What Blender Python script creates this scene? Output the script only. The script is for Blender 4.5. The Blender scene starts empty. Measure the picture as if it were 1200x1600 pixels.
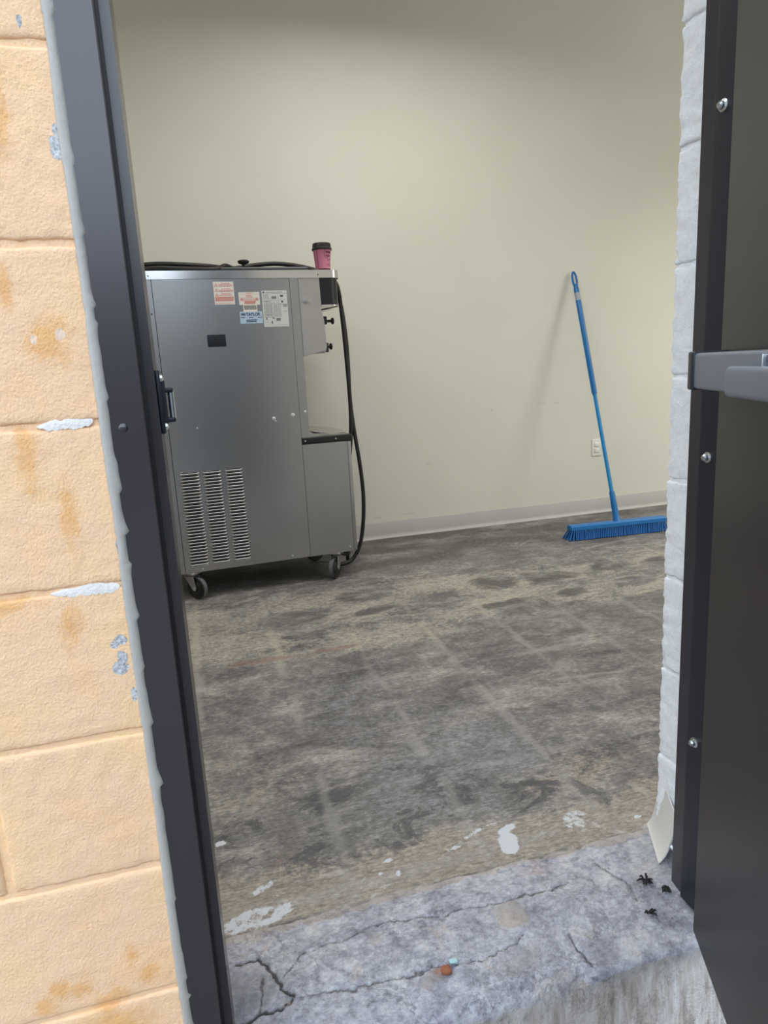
import bpy, math, random
import numpy as np
from mathutils import Vector, Matrix

random.seed(7)
rng = np.random.default_rng(7)
scene = bpy.context.scene
C = scene.collection

# ------------------------------------------------------------------ camera
CAM_H = 1.0584
F_PX = 1057.47
MR = ((0.96125243, -0.10645795, 0.25428424),
      (-0.27044752, -0.18548999, 0.94469657),
      (-0.05340328, -0.97686241, -0.20709399))
cam_data = bpy.data.cameras.new('camera')
cam = bpy.data.objects.new('camera', cam_data)
C.objects.link(cam)
cam_data.sensor_fit = 'AUTO'
cam_data.sensor_width = 36.0
cam_data.lens = 36.0 * F_PX / 1600.0
cam_data.clip_start = 0.02
cam.matrix_world = Matrix(((MR[0][0], -MR[0][1], -MR[0][2], 0),
                           (MR[1][0], -MR[1][1], -MR[1][2], 0),
                           (MR[2][0], -MR[2][1], -MR[2][2], CAM_H),
                           (0, 0, 0, 1)))
scene.camera = cam

# ------------------------------------------------------------------ world: bright overcast sky
world = bpy.data.worlds.new('overcast_sky')
scene.world = world
world.use_nodes = True
wn = world.node_tree.nodes
bgn = wn['Background']
bgn.inputs['Color'].default_value = (0.745, 0.865, 1.0, 1)
bgn.inputs['Strength'].default_value = 3.05

# ------------------------------------------------------------------ exposure
scene.view_settings.view_transform = 'Standard'
scene.view_settings.look = 'None'
scene.view_settings.gamma = 1.0
scene.view_settings.use_curve_mapping = False
scene.view_settings.exposure = 0.0
scene.cycles.use_denoising = True
scene.cycles.use_adaptive_sampling = True
scene.cycles.adaptive_threshold = 0.02
scene.cycles.max_bounces = 8
scene.cycles.caustics_reflective = False
scene.cycles.caustics_refractive = False
LAMP_W = 40.0          # watts of each ceiling light
LAMP_COL = (1.0, 0.98, 0.955)

# ------------------------------------------------------------------ helpers
def lin(c):
    c = c / 255.0
    return c / 12.92 if c <= 0.04045 else ((c + 0.055) / 1.055) ** 2.4
def S(r, g, b):
    return (lin(r), lin(g), lin(b), 1.0)

def vnoise(x, y, z=0.0, seed=0):
    """vectorised value noise, -1..1"""
    x = np.asarray(x, float); y = np.asarray(y, float); z = np.asarray(z, float) + np.zeros_like(x)
    xi, yi, zi = np.floor(x).astype(np.int64), np.floor(y).astype(np.int64), np.floor(z).astype(np.int64)
    fx, fy, fz = x - xi, y - yi, z - zi
    fx = fx * fx * (3 - 2 * fx); fy = fy * fy * (3 - 2 * fy); fz = fz * fz * (3 - 2 * fz)
    def h(a, b, c):
        n = (a * 374761393 + b * 668265263 + c * 2147483647 + seed * 974711) & 0xFFFFFFFF
        n = ((n ^ (n >> 13)) * 1274126177) & 0xFFFFFFFF
        n = ((n ^ (n >> 16)) * 2246822519) & 0xFFFFFFFF
        return ((n ^ (n >> 15)) & 0xFFFF) / 32767.5 - 1.0
    r = 0
    for dx in (0, 1):
        for dy in (0, 1):
            for dz in (0, 1):
                w = (fx if dx else 1 - fx) * (fy if dy else 1 - fy) * (fz if dz else 1 - fz)
                r = r + w * h(xi + dx, yi + dy, zi + dz)
    return r
def fbm(x, y, z=0.0, o=4, seed=0):
    r, a, t = 0, 1.0, 0
    for k in range(o):
        r = r + a * vnoise(np.asarray(x) * 2**k, np.asarray(y) * 2**k, np.asarray(z) * 2**k, seed + k)
        t += a; a *= 0.5
    return r / t
def sstep(a, b, x):
    t = np.clip((x - a) / (b - a), 0, 1)
    return t * t * (3 - 2 * t)

class MB:
    """collects shapes and links them as one mesh object"""
    def __init__(self):
        self.v = []; self.f = []
    def add(self, verts, faces):
        o = len(self.v)
        self.v.extend([tuple(map(float, p)) for p in verts])
        self.f.extend([tuple(i + o for i in f) for f in faces])
        return self
    def box(self, x0, x1, y0, y1, z0, z1):
        v = [(x, y, z) for z in (z0, z1) for y in (y0, y1) for x in (x0, x1)]
        return self.add(v, [(0, 2, 3, 1), (4, 5, 7, 6), (0, 1, 5, 4), (2, 6, 7, 3), (0, 4, 6, 2), (1, 3, 7, 5)])
    def rbox(self, x0, x1, y0, y1, z0, z1, r, n=2, amp=0.0, sc=40.0, seed=0, inner=1, off=(0, 0, 0)):
        """box with rounded edges; amp roughens its surface"""
        c = np.array([(x0 + x1) / 2, (y0 + y1) / 2, (z0 + z1) / 2]); h = np.array([x1 - x0, y1 - y0, z1 - z0]) / 2
        def ticks(hh):
            e = [-hh + r * (i / n) for i in range(n)]
            m = list(np.linspace(-hh + r, hh - r, inner + 1))
            return e + m + [-a for a in reversed(e)]
        T = [ticks(h[k]) for k in range(3)]
        idx = {}; V = []; Fc = []
        def vid(p):
            k = tuple(np.round(p, 7))
            if k not in idx:
                idx[k] = len(V); V.append(p)
            return idx[k]
        for ax in range(3):
            a, b = (ax + 1) % 3, (ax + 2) % 3
            for sgn in (-1, 1):
                for i in range(len(T[a]) - 1):
                    for j in range(len(T[b]) - 1):
                        q = []
                        for (ii, jj) in ((i, j), (i + 1, j), (i + 1, j + 1), (i, j + 1)):
                            p = [0, 0, 0]; p[ax] = sgn * h[ax]; p[a] = T[a][ii]; p[b] = T[b][jj]
                            q.append(vid(p))
                        Fc.append(q if sgn > 0 else q[::-1])
        P = np.array(V)
        q = np.clip(P, -h + r, h - r); d = P - q
        l = np.linalg.norm(d, axis=1, keepdims=True); l[l == 0] = 1
        nrm = d / l
        P = q + nrm * r + c
        if amp > 0:
            Q = P + np.array(off)
            k = fbm(Q[:, 0] * sc, Q[:, 1] * sc, Q[:, 2] * sc, 4, seed)
            P = P + nrm * (k * amp)[:, None]
        return self.add(P, Fc)
    def prism(self, poly, a0, a1, axis='z'):
        """extrude a 2-D polygon along an axis; poly is in the two other axes, in order"""
        n = len(poly); V = []
        for a in (a0, a1):
            for p, q in poly:
                V.append({'z': (p, q, a), 'y': (p, a, q), 'x': (a, p, q)}[axis])
        Fc = [tuple(range(n))[::-1], tuple(range(n, 2 * n))] + [(i, (i + 1) % n, n + (i + 1) % n, n + i) for i in range(n)]
        return self.add(V, Fc)
    def lathe(self, prof, seg=32, c=(0, 0, 0), ax=(0, 0, 1), start=0.0):
        """revolve (radius, height) pairs round an axis"""
        ax = Vector(ax).normalized()
        e1 = ax.orthogonal().normalized(); e2 = ax.cross(e1); c = Vector(c)
        V = []; Fc = []
        for r, h in prof:
            for k in range(seg):
                a = 2 * math.pi * k / seg + start
                V.append(c + ax * h + (e1 * math.cos(a) + e2 * math.sin(a)) * r)
        for i in range(len(prof) - 1):
            for k in range(seg):
                k2 = (k + 1) % seg
                Fc.append((i * seg + k, i * seg + k2, (i + 1) * seg + k2, (i + 1) * seg + k))
        Fc.append(tuple(range(seg))[::-1])
        Fc.append(tuple(range((len(prof) - 1) * seg, len(prof) * seg)))
        return self.add(V, Fc)
    def cyl(self, a, b, r, seg=20, r2=None):
        a, b = Vector(a), Vector(b); d = b - a
        return self.lathe([(r, 0), (r2 if r2 is not None else r, d.length)], seg, a, d)
    def tube(self, pts, rad, seg=12, sub=6, closed=False):
        P = [Vector(p) for p in pts]; n = len(P); Q = []
        R = rad if isinstance(rad, (list, tuple)) else [rad] * n
        RR = []
        for i in range(n - 1):
            p0, p1, p2, p3 = P[max(i - 1, 0)], P[i], P[i + 1], P[min(i + 2, n - 1)]
            for k in range(sub):
                t = k / sub
                Q.append(0.5 * ((2 * p1) + (-p0 + p2) * t + (2 * p0 - 5 * p1 + 4 * p2 - p3) * t * t + (-p0 + 3 * p1 - 3 * p2 + p3) * t ** 3))
                RR.append(R[i] * (1 - t) + R[i + 1] * t)
        Q.append(P[-1]); RR.append(R[-1])
        V = []; Fc = []; m = len(Q)
        d = (Q[1] - Q[0]).normalized(); e = d.orthogonal().normalized()
        for i in range(m):
            d = (Q[min(i + 1, m - 1)] - Q[max(i - 1, 0)]).normalized()
            e = (e - d * e.dot(d)).normalized(); g = d.cross(e)
            for k in range(seg):
                a = 2 * math.pi * k / seg
                V.append(Q[i] + (e * math.cos(a) + g * math.sin(a)) * RR[i])
        for i in range(m - 1):
            for k in range(seg):
                k2 = (k + 1) % seg
                Fc.append((i * seg + k, i * seg + k2, (i + 1) * seg + k2, (i + 1) * seg + k))
        Fc.append(tuple(range(seg))[::-1]); Fc.append(tuple(range((m - 1) * seg, m * seg)))
        return self.add(V, Fc)
    def mesh(self, name, mat, smooth=True, ang=35):
        me = bpy.data.meshes.new(name)
        me.from_pydata(self.v, [], self.f)
        me.materials.append(mat)
        me.validate(); me.update()
        if smooth:
            me.polygons.foreach_set('use_smooth', [True] * len(me.polygons))
            me.set_sharp_from_angle(angle=math.radians(ang))
        return me
    def build(self, name, mat, parent=None, smooth=True, ang=35):
        return link(name, self.mesh(name, mat, smooth, ang), parent)

def link(name, me, parent=None):
    o = bpy.data.objects.new(name, me)
    C.objects.link(o)
    if parent is not None:
        o.parent = parent
    return o
def empty(name, loc=(0, 0, 0), rz=0.0):
    o = bpy.data.objects.new(name, None)
    o.empty_display_size = 0.05
    C.objects.link(o)
    o.location = loc; o.rotation_euler = (0, 0, rz)
    return o
def tag(o, label=None, cat=None, group=None, kind=None):
    if label: o['label'] = label
    if cat: o['category'] = cat
    if group: o['group'] = group
    if kind: o['kind'] = kind
    return o

# ------------------------------------------------------------------ materials
class NT:
    def __init__(self, name):
        self.m = bpy.data.materials.new(name); self.m.use_nodes = True
        self.t = self.m.node_tree; self.n = self.t.nodes; self.l = self.t.links
        self.b = self.n['Principled BSDF']
    def set(self, **k):
        for a, v in k.items():
            s = self.b.inputs[a.replace('_', ' ')]
            if hasattr(v, 'links') or isinstance(v, bpy.types.NodeSocket): self.l.new(v, s)
            else: s.default_value = v
        return self
    def node(self, t, **k):
        n = self.n.new(t)
        for a, v in k.items(): setattr(n, a, v)
        return n
    def put(self, sock, v):
        if isinstance(v, bpy.types.NodeSocket): self.l.new(v, sock)
        else: sock.default_value = v
    def coord(self, scale=(1, 1, 1), which='Object', loc=(0, 0, 0), rot=(0, 0, 0)):
        tc = self.node('ShaderNodeTexCoord'); mp = self.node('ShaderNodeMapping')
        mp.inputs['Scale'].default_value = scale; mp.inputs['Location'].default_value = loc; mp.inputs['Rotation'].default_value = rot
        self.l.new(tc.outputs[which], mp.inputs['Vector']); return mp.outputs[0]
    def pos(self):
        return self.node('ShaderNodeNewGeometry').outputs['Position']
    def scaled(self, v, s):
        mp = self.node('ShaderNodeMapping'); mp.inputs['Scale'].default_value = s
        self.l.new(v, mp.inputs['Vector']); return mp.outputs[0]
    def noise(self, vec, scale=5, detail=6, rough=0.6, dist=0.0):
        n = self.node('ShaderNodeTexNoise')
        n.inputs['Scale'].default_value = scale; n.inputs['Detail'].default_value = detail
        n.inputs['Roughness'].default_value = rough; n.inputs['Distortion'].default_value = dist
        self.l.new(vec, n.inputs['Vector']); return n.outputs['Fac']
    def voronoi(self, vec, scale=5, feature='F1'):
        n = self.node('ShaderNodeTexVoronoi', feature=feature); n.inputs['Scale'].default_value = scale
        self.l.new(vec, n.inputs['Vector']); return n.outputs['Distance']
    def ramp(self, fac, stops):
        n = self.node('ShaderNodeValToRGB'); e = n.color_ramp.elements
        while len(e) < len(stops): e.new(0.5)
        for el, (p, c) in zip(e, stops):
            el.position = p; el.color = c if len(c) == 4 else (*c, 1)
        self.put(n.inputs['Fac'], fac); return n.outputs['Color']
    def rng(self, v, a, b, c=0.0, d=1.0, smooth=True):
        n = self.node('ShaderNodeMapRange'); n.interpolation_type = 'SMOOTHSTEP' if smooth else 'LINEAR'
        self.put(n.inputs['Value'], v)
        for s, x in zip(('From Min', 'From Max', 'To Min', 'To Max'), (a, b, c, d)): n.inputs[s].default_value = x
        return n.outputs['Result']
    def math(self, op, a, b=0.0):
        n = self.node('ShaderNodeMath', operation=op); self.put(n.inputs[0], a); self.put(n.inputs[1], b); return n.outputs[0]
    def mix(self, fac, a, b, mode='MIX'):
        n = self.node('ShaderNodeMix', data_type='RGBA', blend_type=mode)
        self.put(n.inputs[0], fac); self.put(n.inputs[6], a); self.put(n.inputs[7], b); return n.outputs[2]
    def attr(self, name):
        n = self.node('ShaderNodeAttribute'); n.attribute_name = name; return n
    def bump(self, h, strength=0.3, dist=0.01, prev=None):
        n = self.node('ShaderNodeBump'); n.inputs['Strength'].default_value = strength; n.inputs['Distance'].default_value = dist
        self.l.new(h, n.inputs['Height'])
        if prev is not None: self.l.new(prev, n.inputs['Normal'])
        self.l.new(n.outputs[0], self.b.inputs['Normal']); return n.outputs[0]
    def spot(self, c, r, warp, ax=('X', 'Y', 'Z')):
        """soft mask round a point of the surface: 1 inside, 0 outside, edge broken by the warp value"""
        v = self.node('ShaderNodeVectorMath', operation='SUBTRACT'); self.l.new(self.pos(), v.inputs[0]); v.inputs[1].default_value = c
        s = self.node('ShaderNodeVectorMath', operation='DIVIDE'); self.l.new(v.outputs[0], s.inputs[0]); s.inputs[1].default_value = r
        ln = self.node('ShaderNodeVectorMath', operation='LENGTH'); self.l.new(s.outputs[0], ln.inputs[0])
        return self.math('ADD', ln.outputs['Value'], warp)

def plain(name, col, rough=0.5, metal=0.0, spec=0.5, bumpy=0.0, bscale=80, var=0.0):
    t = NT(name); t.set(Base_Color=col, Roughness=rough, Metallic=metal)
    t.b.inputs['Specular IOR Level'].default_value = spec
    p = t.coord()
    if var:
        n = t.noise(p, 6, 6, 0.65)
        dk = tuple(c * (1 - var) for c in col[:3]) + (1,); lt = tuple(min(1, c * (1 + var)) for c in col[:3]) + (1,)
        t.set(Base_Color=t.ramp(n, [(0.3, dk), (0.7, lt)]))
    if bumpy:
        t.bump(t.noise(p, bscale, 4, 0.6), bumpy, 0.004)
    return t.m

def steel(name, base, rough, streak=(1.5, 1.5, 160), bmp=0.03):
    t = NT(name)
    p = t.coord(streak)
    n = t.noise(p, 6, 5, 0.6)
    t.set(Metallic=1.0, Base_Color=t.ramp(n, [(0.3, tuple(c * 0.9 for c in base) + (1,)), (0.7, tuple(base) + (1,))]),
          Roughness=rough)
    if bmp: t.bump(n, bmp, 0.002)
    return t.m

M = {}
M['steel'] = steel('brushed_steel', (0.44, 0.445, 0.45), 0.27, (2.0, 2.0, 160), 0.0)
M['steel_rail'] = steel('polished_steel_rail', (0.66, 0.65, 0.63), 0.17, (2.0, 2.0, 160), 0.0)
M['steel_dull'] = steel('dull_steel', (0.52, 0.515, 0.50), 0.32, (2.0, 2.0, 120), 0.0)  # lighter, warmer than the panel steel: brighter light on the nose in the colour
M['zinc'] = plain('zinc_plated_metal', (0.62, 0.66, 0.68, 1), 0.28, 1.0)
M['cast'] = plain('caster_zinc', (0.42, 0.42, 0.42, 1), 0.45, 1.0, bumpy=0.2)
M['lip'] = plain('lit_lip_steel', (0.80, 0.80, 0.81, 1), 0.38, 1.0)  # lighter than the panel steel: light caught by the lips, put into the colour
M['black_plastic'] = plain('black_plastic', S(22, 22, 25), 0.38, bumpy=0.05)
M['black_panel'] = plain('black_glossy_panel', S(14, 18, 25), 0.30)
M['rubber'] = plain('black_rubber', S(24, 24, 24), 0.55, bumpy=0.1, bscale=120)
M['tire'] = plain('grey_tyre', S(92, 94, 97), 0.7, bumpy=0.2)
M['dark_void'] = plain('machine_inside', S(26, 26, 29), 0.8)
M['lid_grey'] = plain('hopper_lid_plastic', S(52, 55, 58), 0.42)
M['seam'] = plain('seam_shadow_gasket', S(24, 24, 26), 0.8)
M['paper'] = plain('sticker_white', S(226, 222, 214), 0.55)
M['paper_grey'] = plain('data_plate_grey', S(206, 210, 206), 0.5)
M['paper_blue'] = plain('sticker_pale_blue', S(176, 200, 222), 0.5)
M['ink_red'] = plain('print_red', S(206, 116, 104), 0.6)
M['ink_navy'] = plain('print_navy', S(26, 40, 78), 0.6)
M['ink_grey'] = plain('print_grey', S(120, 124, 124), 0.6)
M['ink_dark'] = plain('print_dark', S(60, 62, 64), 0.6)
M['pink'] = plain('pink_paper_cup', S(222, 138, 164), 0.5)
M['maroon'] = plain('maroon_print', S(96, 26, 48), 0.6)
M['lid_black'] = plain('black_cup_lid', S(26, 26, 28), 0.4)
M['blue'] = plain('blue_broom_plastic', S(8, 104, 168), 0.36)
M['blue_pole'] = plain('blue_coated_pole', S(26, 128, 188), 0.25)
M['blue_bristle'] = plain('blue_bristle', S(8, 90, 156), 0.55)
M['frame_paint'] = None
M['grey_bar'] = plain('grey_exit_bar_metal', S(118, 124, 138), 0.42, 0.35)
M['grey_bar_top'] = plain('grey_exit_bar_textured', S(128, 130, 136), 0.6, 0.2, bumpy=0.5, bscale=900)
M['strike_black'] = plain('strike_black', S(34, 38, 50), 0.4, 0.3)
M['cove_white'] = plain('cove_base_vinyl', S(214, 210, 202), 0.5, var=0.03)
M['cove_back'] = plain('cove_base_vinyl_grey', S(178, 177, 171), 0.5, var=0.04)
M['outlet'] = plain('outlet_white', S(226, 226, 218), 0.4)
M['slot'] = plain('outlet_slot', S(40, 38, 36), 0.7)
M['caulk'] = plain('grey_sealant', S(176, 172, 166), 0.42, bumpy=0.25, bscale=90, var=0.08)
M['caulk_white'] = plain('white_filler', S(236, 230, 226), 0.6, bumpy=0.5, bscale=150)
M['lamp_body'] = plain('lamp_housing_white', S(225, 225, 222), 0.4)
M['asphalt'] = plain('asphalt', S(108, 106, 104), 0.9, bumpy=0.5, bscale=120, var=0.2)
M['debris'] = plain('dark_debris', S(34, 30, 32), 0.8)
M['brick_chip'] = plain('rust_brown_chip', S(150, 92, 66), 0.85, bumpy=0.5)
M['teal_chip'] = plain('pale_teal_chip', S(170, 205, 205), 0.6)

def mat_frame():
    t = NT('bronze_frame_paint'); p = t.pos()
    n = t.noise(p, 90, 4, 0.55)
    scratch = t.rng(t.noise(t.scaled(p, (30, 30, 16)), 5, 8, 0.75), 0.715, 0.74)
    c = t.mix(t.math('MULTIPLY', scratch, 0.18), S(47, 42, 49), S(110, 108, 112))
    t.set(Base_Color=c, Roughness=0.27); t.b.inputs['Specular IOR Level'].default_value = 0.95
    return t.m
def mat_door():
    t = NT('bronze_door_paint'); p = t.pos()
    n = t.noise(p, 60, 4, 0.55)
    t.set(Base_Color=S(39, 36, 37), Roughness=0.42)
    t.b.inputs['Specular IOR Level'].default_value = 0.42
    return t.m
M['frame'] = mat_frame(); M['door'] = mat_door()
M['strip'] = plain('dark_weatherstrip', S(34, 33, 42), 0.45, bumpy=0.05)

def mat_block_ext():
    """peach masonry paint with rust stains and chips down to the grey block"""
    t = NT('peach_masonry_paint'); p = t.pos()
    big = t.noise(p, 7, 5, 0.6); fine = t.noise(p, 260, 4, 0.6); mid = t.noise(p, 95, 4, 0.55)
    c = t.ramp(big, [(0.28, S(252, 205, 156)), (0.5, S(250, 209, 170)), (0.72, S(253, 210, 156))])
    wp = t.math('MULTIPLY', t.math('SUBTRACT', t.noise(p, 45, 6, 0.75), 0.5), 3.2)
    rust = None
    for (x, z, rx, rz) in ((-.153, 1.112, .020, .020), (-.141, 1.098, .014, .014), (-.193, .978, .011, .030), (-.160, .905, .010, .032), (-.205, 1.31, .013, .085),
                           (-.170, 1.36, .010, .04), (-.204, .205, .022, .016), (-.150, .235, .012, .014), (-.234, .237, .012, .012), (-.262, .245, .010, .014),
                           (-.165, .27, .008, .016), (-.281, .222, .012, .012), (-.177, .763, .012, .03), (-.27, .80, .05, .010), (-.20, .155, .04, .03), (-.19, 1.17, .006, .02)):
        m = t.rng(t.spot((x, .88, z), (rx * 1.25, .05, rz * 1.25), wp), 1.5, 0.1)
        rust = m if rust is None else t.math('MAXIMUM', rust, m)
    c = t.mix(t.math('MULTIPLY', rust, 0.60), c, S(236, 168, 92))
    chip = None
    wc = t.math('MULTIPLY', t.math('SUBTRACT', t.noise(p, 90, 6, 0.75), 0.5), 1.6)
    for (x, z, rx, rz) in ((-.1215, .737, .008, .007), (-.129, .731, .006, .005), (-.122, .712, .007, .010), (-.125, .699, .010, .009), (-.1135, .659, .004, .011),
                           (-.1145, 1.317, .007, .013), (-.1135, 1.335, .004, .006), (-.107, .86, .004, .012), (-.107, .30, .003, .02), (-.108, .37, .003, .012),
                           (-.134, 1.44, .003, .006), (-.107, 1.10, .0025, .02)):
        m = t.rng(t.spot((x, .88, z), (rx, .05, rz), wc), 1.05, 0.95)
        chip = m if chip is None else t.math('MAXIMUM', chip, m)
    c = t.mix(chip, c, t.ramp(fine, [(0.35, S(150, 151, 154)), (0.65, S(226, 226, 228))]))
    wht = None
    for (x, z, rx, rz) in ((-.1395, 1.117, .006, .008), (-.168, 1.112, .004, .006), (-.211, 1.335, .004, .012)):
        m = t.rng(t.spot((x, .88, z), (rx, .05, rz), wc), 1.0, 0.8)
        wht = m if wht is None else t.math('MAXIMUM', wht, m)
    c = t.mix(t.math('MULTIPLY', wht, .6), c, S(242, 224, 214))
    dirt = t.rng(t.noise(p, 160, 3, 0.5), 0.72, 0.78)
    c = t.mix(t.math('MULTIPLY', dirt, 0.25), c, S(170, 120, 80))
    t.set(Base_Color=c, Roughness=0.75)
    t.b.inputs['Specular IOR Level'].default_value = 0.25
    h = t.math('ADD', t.math('MULTIPLY', mid, 0.7), t.math('MULTIPLY', fine, 0.7))
    h = t.math('SUBTRACT', h, t.math('MULTIPLY', chip, 0.5))
    t.bump(h, 0.42, 0.005)
    return t.m
def mat_block_int():
    t = NT('white_masonry_paint'); p = t.pos()
    mid = t.noise(p, 110, 5, 0.6); fine = t.noise(p, 300, 4, 0.6); pit = t.rng(t.noise(p, 80, 5, 0.7), 0.34, 0.25)
    c = t.ramp(mid, [(0.3, S(240, 240, 241)), (0.6, S(250, 250, 250))])
    c = t.mix(t.math('MULTIPLY', pit, 0.5), c, S(150, 148, 146))
    t.set(Base_Color=c, Roughness=0.7)
    h = t.math('SUBTRACT', t.math('ADD', mid, t.math('MULTIPLY', fine, 0.5)), t.math('MULTIPLY', pit, 0.8))
    t.bump(h, 0.5, 0.006); return t.m
M['block'] = mat_block_ext(); M['block_white'] = mat_block_int()

def mat_wall():
    t = NT('cream_wall_paint'); p = t.pos()
    n = t.noise(p, 260, 3, 0.5); big = t.noise(p, 1.6, 4, 0.5)
    c = t.ramp(big, [(0.3, S(214, 213, 199)), (0.7, S(219, 218, 205))])
    w = t.math('MULTIPLY', t.math('SUBTRACT', t.noise(p, 60, 5, 0.7), 0.5), 1.5)
    sc = None
    for (x, z, rx, rz) in ((1.847, .758, .010, .010), (2.31, .773, .03, .006), (2.2, .78, .04, .004), (2.75, .98, .006, .006), (1.25, .14, .05, .006), (1.05, .135, .03, .008), (1.4, .45, .012, .006)):
        m = t.rng(t.spot((x, 4.0585, z), (rx, .1, rz), w), 1.1, 0.7)
        sc = m if sc is None else t.math('MAXIMUM', sc, m)
    c = t.mix(t.math('MULTIPLY', sc, 0.2), c, S(150, 146, 134))
    t.set(Base_Color=c, Roughness=0.62); t.b.inputs['Specular IOR Level'].default_value = 0.3
    t.bump(n, 0.12, 0.002); return t.m
M['wall'] = mat_wall()
M['ceiling'] = plain('ceiling_white', S(225, 223, 214), 0.85, bumpy=0.2, bscale=60)

def mat_floor():
    t = NT('stained_bare_concrete'); p = t.pos()
    st = t.scaled(p, (1.0, 2.0, 1.0))
    n1 = t.noise(st, 3.4, 7, 0.62, 0.6)
    n2 = t.noise(p, 13, 8, 0.68, 0.4)
    n3 = t.noise(t.scaled(p, (1.0, 6.0, 1.0)), 22, 6, 0.7)
    fine = t.noise(p, 150, 5, 0.7)
    n4 = t.noise(p, 48, 6, 0.75)
    n5 = t.noise(t.scaled(p, (1.0, 3.0, 1.0)), 60, 6, 0.75)
    n6 = t.noise(t.scaled(p, (1.0, 1.5, 1.0)), 6.5, 7, 0.74, 0.7)
    def ov(c, f, n, lo, hi, k):
        return t.mix(k, c, t.ramp(n, [(f - .14, (lo, lo, lo * 1.02)), (f, (.5, .5, .497)), (f + .14, (hi, hi, hi * .975))]), 'OVERLAY')
    c = t.ramp(n1, [(0.34, S(90, 88, 88)), (0.46, S(110, 108, 106)), (0.56, S(124, 121, 118)), (0.68, S(150, 146, 140))])
    c = ov(c, .5, n2, .20, .80, .40); c = ov(c, .5, n3, .22, .78, .45); c = ov(c, .5, n4, .20, .82, .42); c = ov(c, .5, n5, .20, .82, .50)
    a = t.attr('stain'); sp = t.node('ShaderNodeSeparateColor'); t.l.new(a.outputs['Color'], sp.inputs[0])
    b = t.attr('marks'); sq = t.node('ShaderNodeSeparateColor'); t.l.new(b.outputs['Color'], sq.inputs[0])
    br = t.math('ADD', t.math('MULTIPLY', t.math('SUBTRACT', n6, 0.5), 1.3), t.math('MULTIPLY', t.math('SUBTRACT', n4, 0.5), 0.9))
    def m(sock, k=1.0, lo=0.25, hi=0.60):
        return t.math('MULTIPLY', t.math('MULTIPLY', t.rng(sock, 0.02, 0.2), t.rng(t.math('ADD', sock, br), lo, hi)), k)
    def tone(lo, hi):
        q = t.ramp(n3, [(0.34, lo), (0.66, hi)])
        q = ov(q, .5, n4, .2, .8, .4); return ov(q, .5, n5, .2, .82, .5)
    c = t.mix(m(sp.outputs[0], 0.75, 0.22, 0.85), c, tone(S(132, 126, 117), S(177, 170, 159)))
    c = t.mix(m(sp.outputs[1], 0.85), c, tone(S(130, 120, 109), S(164, 153, 140)))
    c = t.mix(m(sp.outputs[2], 0.80), c, tone(S(72, 69, 66), S(98, 93, 87)))
    c = t.mix(m(a.outputs['Alpha'], 0.50), c, tone(S(112, 113, 122), S(140, 141, 150)))  # alpha mask: painted daylight sheen, a bluish tone over the walkway
    # hard-edged dark scabs and pale scrapes
    scab = t.math('MULTIPLY', t.rng(n6, 0.455, 0.42), t.rng(n4, 0.30, 0.52))
    c = t.mix(t.math('MULTIPLY', t.math('MULTIPLY', scab, t.rng(b.outputs['Alpha'], 0.0, 1.0)), 0.7), c, S(62, 61, 66))
    peel = t.rng(t.noise(t.scaled(p, (1.0, 1.8, 1.0)), 8.5, 7, 0.76, 0.9), 0.625, 0.65)
    c = t.mix(t.math('MULTIPLY', peel, 0.42), c, S(168, 160, 150))
    vein = t.node('ShaderNodeMath', operation='ABSOLUTE'); t.l.new(t.math('SUBTRACT', t.noise(t.scaled(p, (1.0, 1.7, 1.0)), 4.2, 8, 0.66, 0.9), 0.5), vein.inputs[0])
    swirl = t.math('MULTIPLY', t.rng(vein.outputs[0], 0.014, 0.002), t.rng(sp.outputs[0], 0.1, 0.5, 0.10, 0.75))
    c = t.mix(t.math('MULTIPLY', swirl, 0.9), c, S(184, 177, 162))
    ln = t.math('MULTIPLY', t.rng(sq.outputs[0], 0.02, 0.2), t.rng(t.math('ADD', sq.outputs[0], t.math('MULTIPLY', br, 0.45)), 0.15, 0.8))
    c = t.mix(t.math('MULTIPLY', ln, 0.46), c, t.mix(t.rng(sp.outputs[0], 0.05, 0.4), S(160, 157, 152), S(180, 172, 156)))
    sx = t.node('ShaderNodeSeparateXYZ'); t.l.new(p, sx.inputs[0])
    resid = t.math('MULTIPLY', t.rng(t.noise(t.scaled(p, (1.0, 1.6, 1.0)), 13, 9, 0.76, 0.5), 0.56, 0.61), t.rng(sx.outputs['Y'], 1.36, 1.19))
    c = t.mix(t.math('MULTIPLY', resid, 0.62), c, S(190, 184, 178))
    c = t.mix(m(sq.outputs[1], 0.5), c, S(126, 92, 82))
    c = t.mix(m(sq.outputs[2], 0.9, 0.34, 0.50), c, S(200, 203, 208))
    sc = t.rng(t.noise(t.scaled(p, (1.0, 5.0, 1.0)), 9, 7, 0.8), 0.67, 0.71)
    c = t.mix(t.math('MULTIPLY', sc, 0.5), c, S(184, 180, 172))
    pit = t.rng(t.noise(p, 60, 6, 0.75), 0.31, 0.26)
    c = t.mix(t.math('MULTIPLY', pit, 0.6), c, S(52, 50, 50))
    t.set(Base_Color=c, Roughness=t.rng(n2, 0.3, 0.7, 0.5, 0.75))
    t.b.inputs['Specular IOR Level'].default_value = 0.4
    h = t.math('ADD', t.math('MULTIPLY', n2, 0.8), t.math('MULTIPLY', fine, 0.25))
    t.bump(h, 0.5, 0.006); return t.m
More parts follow.
